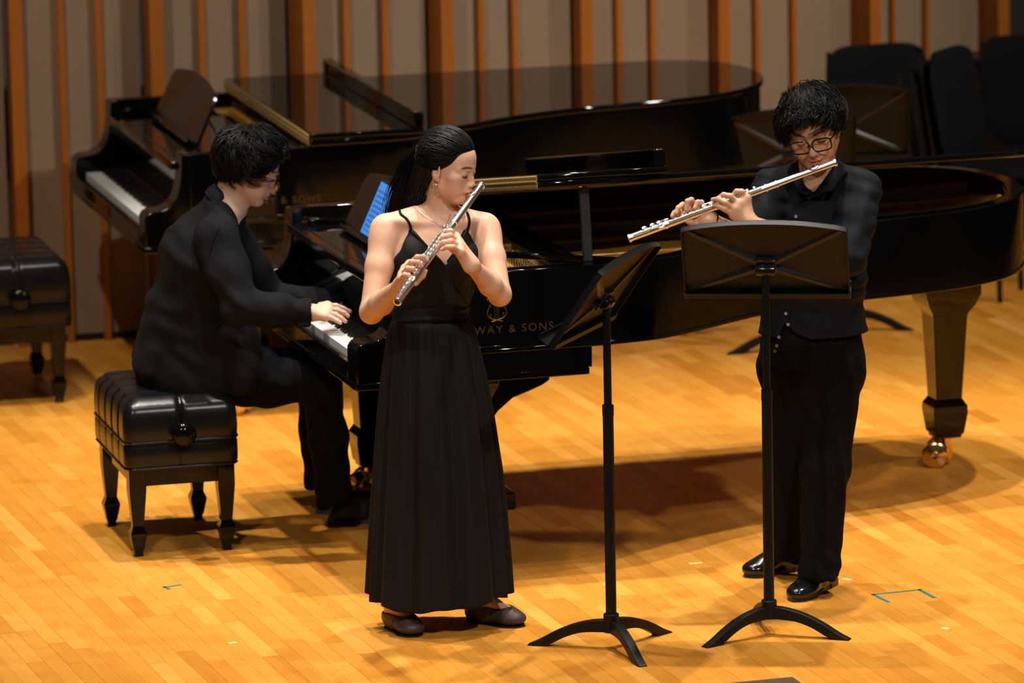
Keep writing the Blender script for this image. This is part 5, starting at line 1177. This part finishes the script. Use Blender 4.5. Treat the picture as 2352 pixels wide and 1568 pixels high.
make_flute(mF0, mF1, (-0.1, -0.35, 0.9), 'silver flute held level by the man in the black shirt')

# ------------------------------------------------------------------ the pianist
Pn = Person((-1.02, 18.46), 'man in a black jacket seated on a bench playing the piano')
PBASE = (0.66, 0.40, 0.285)
PM = head_M(at(574, 384, 18.44), (0.90, 0.10, -0.40), (0.36, 0.02, 1.0), 1.0)
B3 = Fld((-1.30, 17.9, 0.66), (-0.48, 18.8, 1.52), 0.0028)
B3.cone(A(528, 462, 18.45), hp(PM, (0, -0.02, -0.05)), 0.060, 0.056, 0.03); add_head(B3, PM, True, 0.0, (1,))
pside = np.array((0.27, -0.96, 0.0)); fwd = np.array((0.96, 0.27, 0.0))
B3.ecap(A(478, 600, 18.46), A(520, 480, 18.45), pside, (0.15, 0.09), (0.10, 0.06), 0.03)
rS, rE, rW = A(497, 552, 18.27), A(552, 706, 18.16), A(712, 718, 18.19)
lS, lE, lW = A(520, 540, 18.62), A(620, 690, 18.72), A(790, 700, 18.62)
B3.chain([rS, rE], [0.05, 0.04], 0.02); B3.chain([rE, rW], [0.038, 0.027], 0.02); B3.chain([lS, lE], [0.05, 0.04], 0.02); B3.chain([lE, lW], [0.038, 0.027], 0.02)
B3.cone(A(500, 545, 18.45), rS, 0.04, 0.045, 0.03); B3.cone(A(500, 545, 18.45), lS, 0.04, 0.045, 0.03)
KY = 18.20
rk = [A(752, 702, 18.235), A(754, 711, 18.21), A(751, 720, 18.185), A(746, 727, 18.165)]
for i in range(3): B3.cone(rk[i], rk[i+1], 0.0135, 0.0135, 0.01)
for q in rk: B3.cone(q, rW, 0.013, 0.022, 0.014)
fingers(B3, [[rk[0], A(772, 702, 18.25), A(788, 708, 18.25), A(804, 715, 18.25)], [rk[1], A(774, 711, 18.215), A(790, 718, 18.21), A(800, 726, 18.205)],
             [rk[2], A(770, 722, 18.185), A(784, 730, 18.18), A(794, 738, 18.175)], [rk[3], A(762, 730, 18.16), A(774, 736, 18.155), A(782, 741, 18.15)],
             [A(735, 700, 18.23), A(752, 697, 18.26), A(768, 703, 18.275), A(782, 712, 18.28)]], (0.0092, 0.0085, 0.0068))
lk = [A(820, 694, 18.58), A(822, 699, 18.60), A(823, 704, 18.62), A(822, 709, 18.64)]
for q in lk: B3.cone(q, lW, 0.013, 0.022, 0.014)
fingers(B3, [[q, q+np.array((0.04, 0.008, 0.004)), q+np.array((0.065, 0.014, -0.018))] for q in lk]+[[lW+np.array((0.01, -0.03, 0)), lW+np.array((0.05, -0.05, -0.008)), lW+np.array((0.075, -0.05, -0.02))]], (0.0092, 0.0085, 0.0068))
V, Q = B3.mesh(); V = relax(V, Q, 1, 0.4)
pb = Pn.add('body', V, Q, SKIN, None, head_tint(V, PM, PBASE, (0.42, 0.14, 0.13), blush=0.3)); lashes(Pn, PM, LASH, pb)
glasses(Pn, PM, FRAME, 0.0016, 0.025, 0.019, 0.100, -0.012, None, LENS)
JACK = mat('black_suit_cloth', (0.0055, 0.0055, 0.0063), 0.82, spec=0.14, bump=(650, 0.25, 0.0006))
J = Fld((-1.45, 17.96, 0.47), (-0.50, 18.86, 1.36), 0.0048)
pel, wst_, cst, nek = A(452, 850, 18.48), A(448, 715, 18.47), A(466, 590, 18.46), A(506, 482, 18.45)
J.ecap(pel, wst_, pside, (0.195, 0.155), (0.170, 0.138), 0.04); J.ecap(wst_, cst, pside, (0.170, 0.138), (0.195, 0.132), 0.05); J.ecap(cst, nek, pside, (0.19, 0.130), (0.10, 0.060), 0.05)
J.cone(A(512, 490, 18.42), rS+np.array((0, 0, 0.005)), 0.05, 0.062, 0.03); J.cone(A(520, 490, 18.47), lS, 0.05, 0.062, 0.03)
J.chain([rS, rS+(rE-rS)*0.5, rE], [0.076, 0.069, 0.060], 0.025); J.chain([rE, rE+(rW-rE)*0.5, rW-(rW-rE)*0.05], [0.060, 0.054, 0.046], 0.02)
J.chain([lS, lS+(lE-lS)*0.5, lE], [0.076, 0.069, 0.060], 0.025); J.chain([lE, lE+(lW-lE)*0.5, lW-(lW-lE)*0.05], [0.060, 0.052, 0.044], 0.02)
# skirts of the jacket: back tail over the bench edge, front panel over the thigh
J.ecap(A(425, 860, 18.47), A(460, 760, 18.47), pside, (0.205, 0.16), (0.18, 0.145), 0.04); J.ecap(A(322, 838, 18.45), A(375, 700, 18.46), pside, (0.13, 0.016), (0.13, 0.05), 0.035)
J.ecap(A(545, 868, 18.40), A(535, 790, 18.42), pside, (0.16, 0.085), (0.16, 0.09), 0.03)
dd = (rW-rE)/np.linalg.norm(rW-rE); J.cone(rW+dd*0.045, rW+dd*0.12, 0.058, 0.06, 0.003, '-'); dd = (lW-lE)/np.linalg.norm(lW-lE); J.cone(lW+dd*0.045, lW+dd*0.12, 0.058, 0.06, 0.003, '-')
J.cone(hp(PM, (0, -0.01, -0.075)), hp(PM, (0, -0.01, 0.0)), 0.055, 0.07, 0.008, '-')
J.plane((0, 0, 0.513), (0, 0, -1), 0.006)
v, q = J.mesh(); v = relax(v, q, 3)
v = folds(v, q, [(0.005, (50, 0, 60), 0.2, rE, 0.11), (0.004, (70, 0, 25), 1.1, rS+np.array((0.02, -0.05, -0.05)), 0.12), (0.004, (20, 30, 70), 0.6, A(480, 740, 18.3), 0.16), (0.0025, (45, 30, 40), 2.0), (0.004, (80, 0, -40), 0.8, rW-dd*0.08, 0.09)])
jk = Pn.add('jacket', v, q, JACK)
for k in range(3): p = hit(J, 688+k*9, 744-k*0.5, 17.95, 18.5, 0.002); Pn.mb(MB().lathe([(0, 0), (0.0055, 0), (0.0055, 0.003), (0, 0.003)], p, (0, -1, 0.2), 12), 'cuff_button', SATIN, jk)
seam = [hit(J, x, y, 17.95, 18.7, 0.001) for x, y in ((540, 500), (512, 515), (492, 545), (480, 590), (478, 640), (485, 690))]; Pn.mb(MB().tube(catmull(seam, 4), 0.002, 5), 'sleeve_seam', JACK, jk)
def ring(c, d, r1, r2, h, open_dir, gap=0.9, n=30):      # turned-down collar round the neck, open in front
    _, _, d = frame_of(d); u = np.asarray(open_dir, float); u = u-d*(u@d); u /= np.linalg.norm(u); w2 = np.cross(d, u); m = MB()
    G = [[c+d*hh+rr*(math.cos(a)*u+math.sin(a)*w2)-d*0.020*max(0, math.cos(a)) for a in np.linspace(gap, 2*math.pi-gap, n)] for hh, rr in ((-0.012, r1+0.006), (h*0.4, (r1+r2)/2+0.004), (h, r2), (h-0.001, r2-0.004), (-0.012, r1-0.006))]; m.grid(G); return m
SH = Fld((-1.2, 18.2, 0.95), (-0.75, 18.7, 1.36), 0.004)
SH.ecap(A(480, 620, 18.46), A(514, 500, 18.45), pside, (0.155, 0.105), (0.10, 0.070), 0.03); SH.cone(A(514, 492, 18.45), A(528, 464, 18.45), 0.068, 0.0605, 0.02); SH.plane(A(526, 458, 18.45), A(548, 420, 18.45)-A(508, 470, 18.45), 0.004)
v, q = SH.mesh(); Pn.add('shirt', relax(v, q, 2), q, CLOTH)
ca = A(548, 420, 18.45)-A(508, 470, 18.45)
Pn.mb(ring(A(520, 458, 18.45), ca, 0.066, 0.061, 0.022, fwd), 'shirt_collar', CLOTH); Pn.mb(ring(A(517, 465, 18.45), ca, 0.069, 0.064, 0.014, fwd, 0.8), 'jacket_collar', JACK, jk)
# trousers and shoes
T3 = Fld((-1.36, 18.0, 0.02), (-0.38, 18.98, 0.70), 0.0044)
rh, rkn, ran = A(470, 872, 18.37), A(738, 878, 18.40), A(772, 1172, 18.52); lh, lkn, lan = A(470, 850, 18.62), A(722, 850, 18.74), A(740, 1135, 18.80)
T3.chain([rh, rh+(rkn-rh)*0.5, rkn], [0.088, 0.082, 0.068], 0.03); T3.chain([rkn, rkn+(ran-rkn)*0.45, ran], [0.066, 0.064, 0.060], 0.03)
T3.chain([lh, lh+(lkn-lh)*0.5, lkn], [0.088, 0.082, 0.068], 0.03); T3.chain([lkn, lkn+(lan-lkn)*0.45, lan], [0.066, 0.062, 0.056], 0.03)
T3.ecap(A(440, 868, 18.49), A(470, 850, 18.49), pside, (0.17, 0.09), (0.17, 0.09), 0.03)
T3.plane((0, 0, 0.09), (0, 0, -1), 0.006)
v, q = T3.mesh(); v = relax(v, q, 3); bl = v[:, 2] < 0.5175
v = folds(v, q, [(0.005, (40, 0, 60), 0.4, rkn, 0.12), (0.005, (20, 0, 75), 1.2, ran, 0.14), (0.003, (60, 20, 30), 0.4)])
Pn.add('trousers', v, q, WOOL)
SNK = mat('black_shoe_leather', (0.008, 0.008, 0.009), 0.4); SOLE = mat('dark_rubber', (0.045, 0.045, 0.05), 0.6)
f1 = fl(757, 1203); shoe(Pn, f1, f1+np.array((0.265, 0.055, 0)), 'sneaker', (SNK, SOLE, SATIN)); f2 = A(728, 1185, 18.80); shoe(Pn, f2, f2+np.array((0.26, 0.05, 0)), 'sneaker', (SNK, SOLE, SATIN))
ph_ = cap(Pn, PM, 0.010, (0, 0.135, -0.03), (0.085, 0.08, 0.10), (0, 0.50, -1.0), (0, 0, -0.035), (-1.06, 18.2, 1.16), (-0.66, 18.7, 1.52))
tmx2 = lambda phi: np.interp(np.abs((phi+math.pi) % (2*math.pi)-math.pi), [0, 0.5, 1.0, 1.4, 2.0, math.pi], [1.45, 1.48, 1.52, 1.72, 2.2, 2.36])
mop(Pn, PM, (0.12, -0.5, 1.0), 520, 17, tmx2, 0.036, 11, 'wavy_strands', ph_, -0.1, 0.34, 0.008, 0.0085, (0.0009, 0.0016))
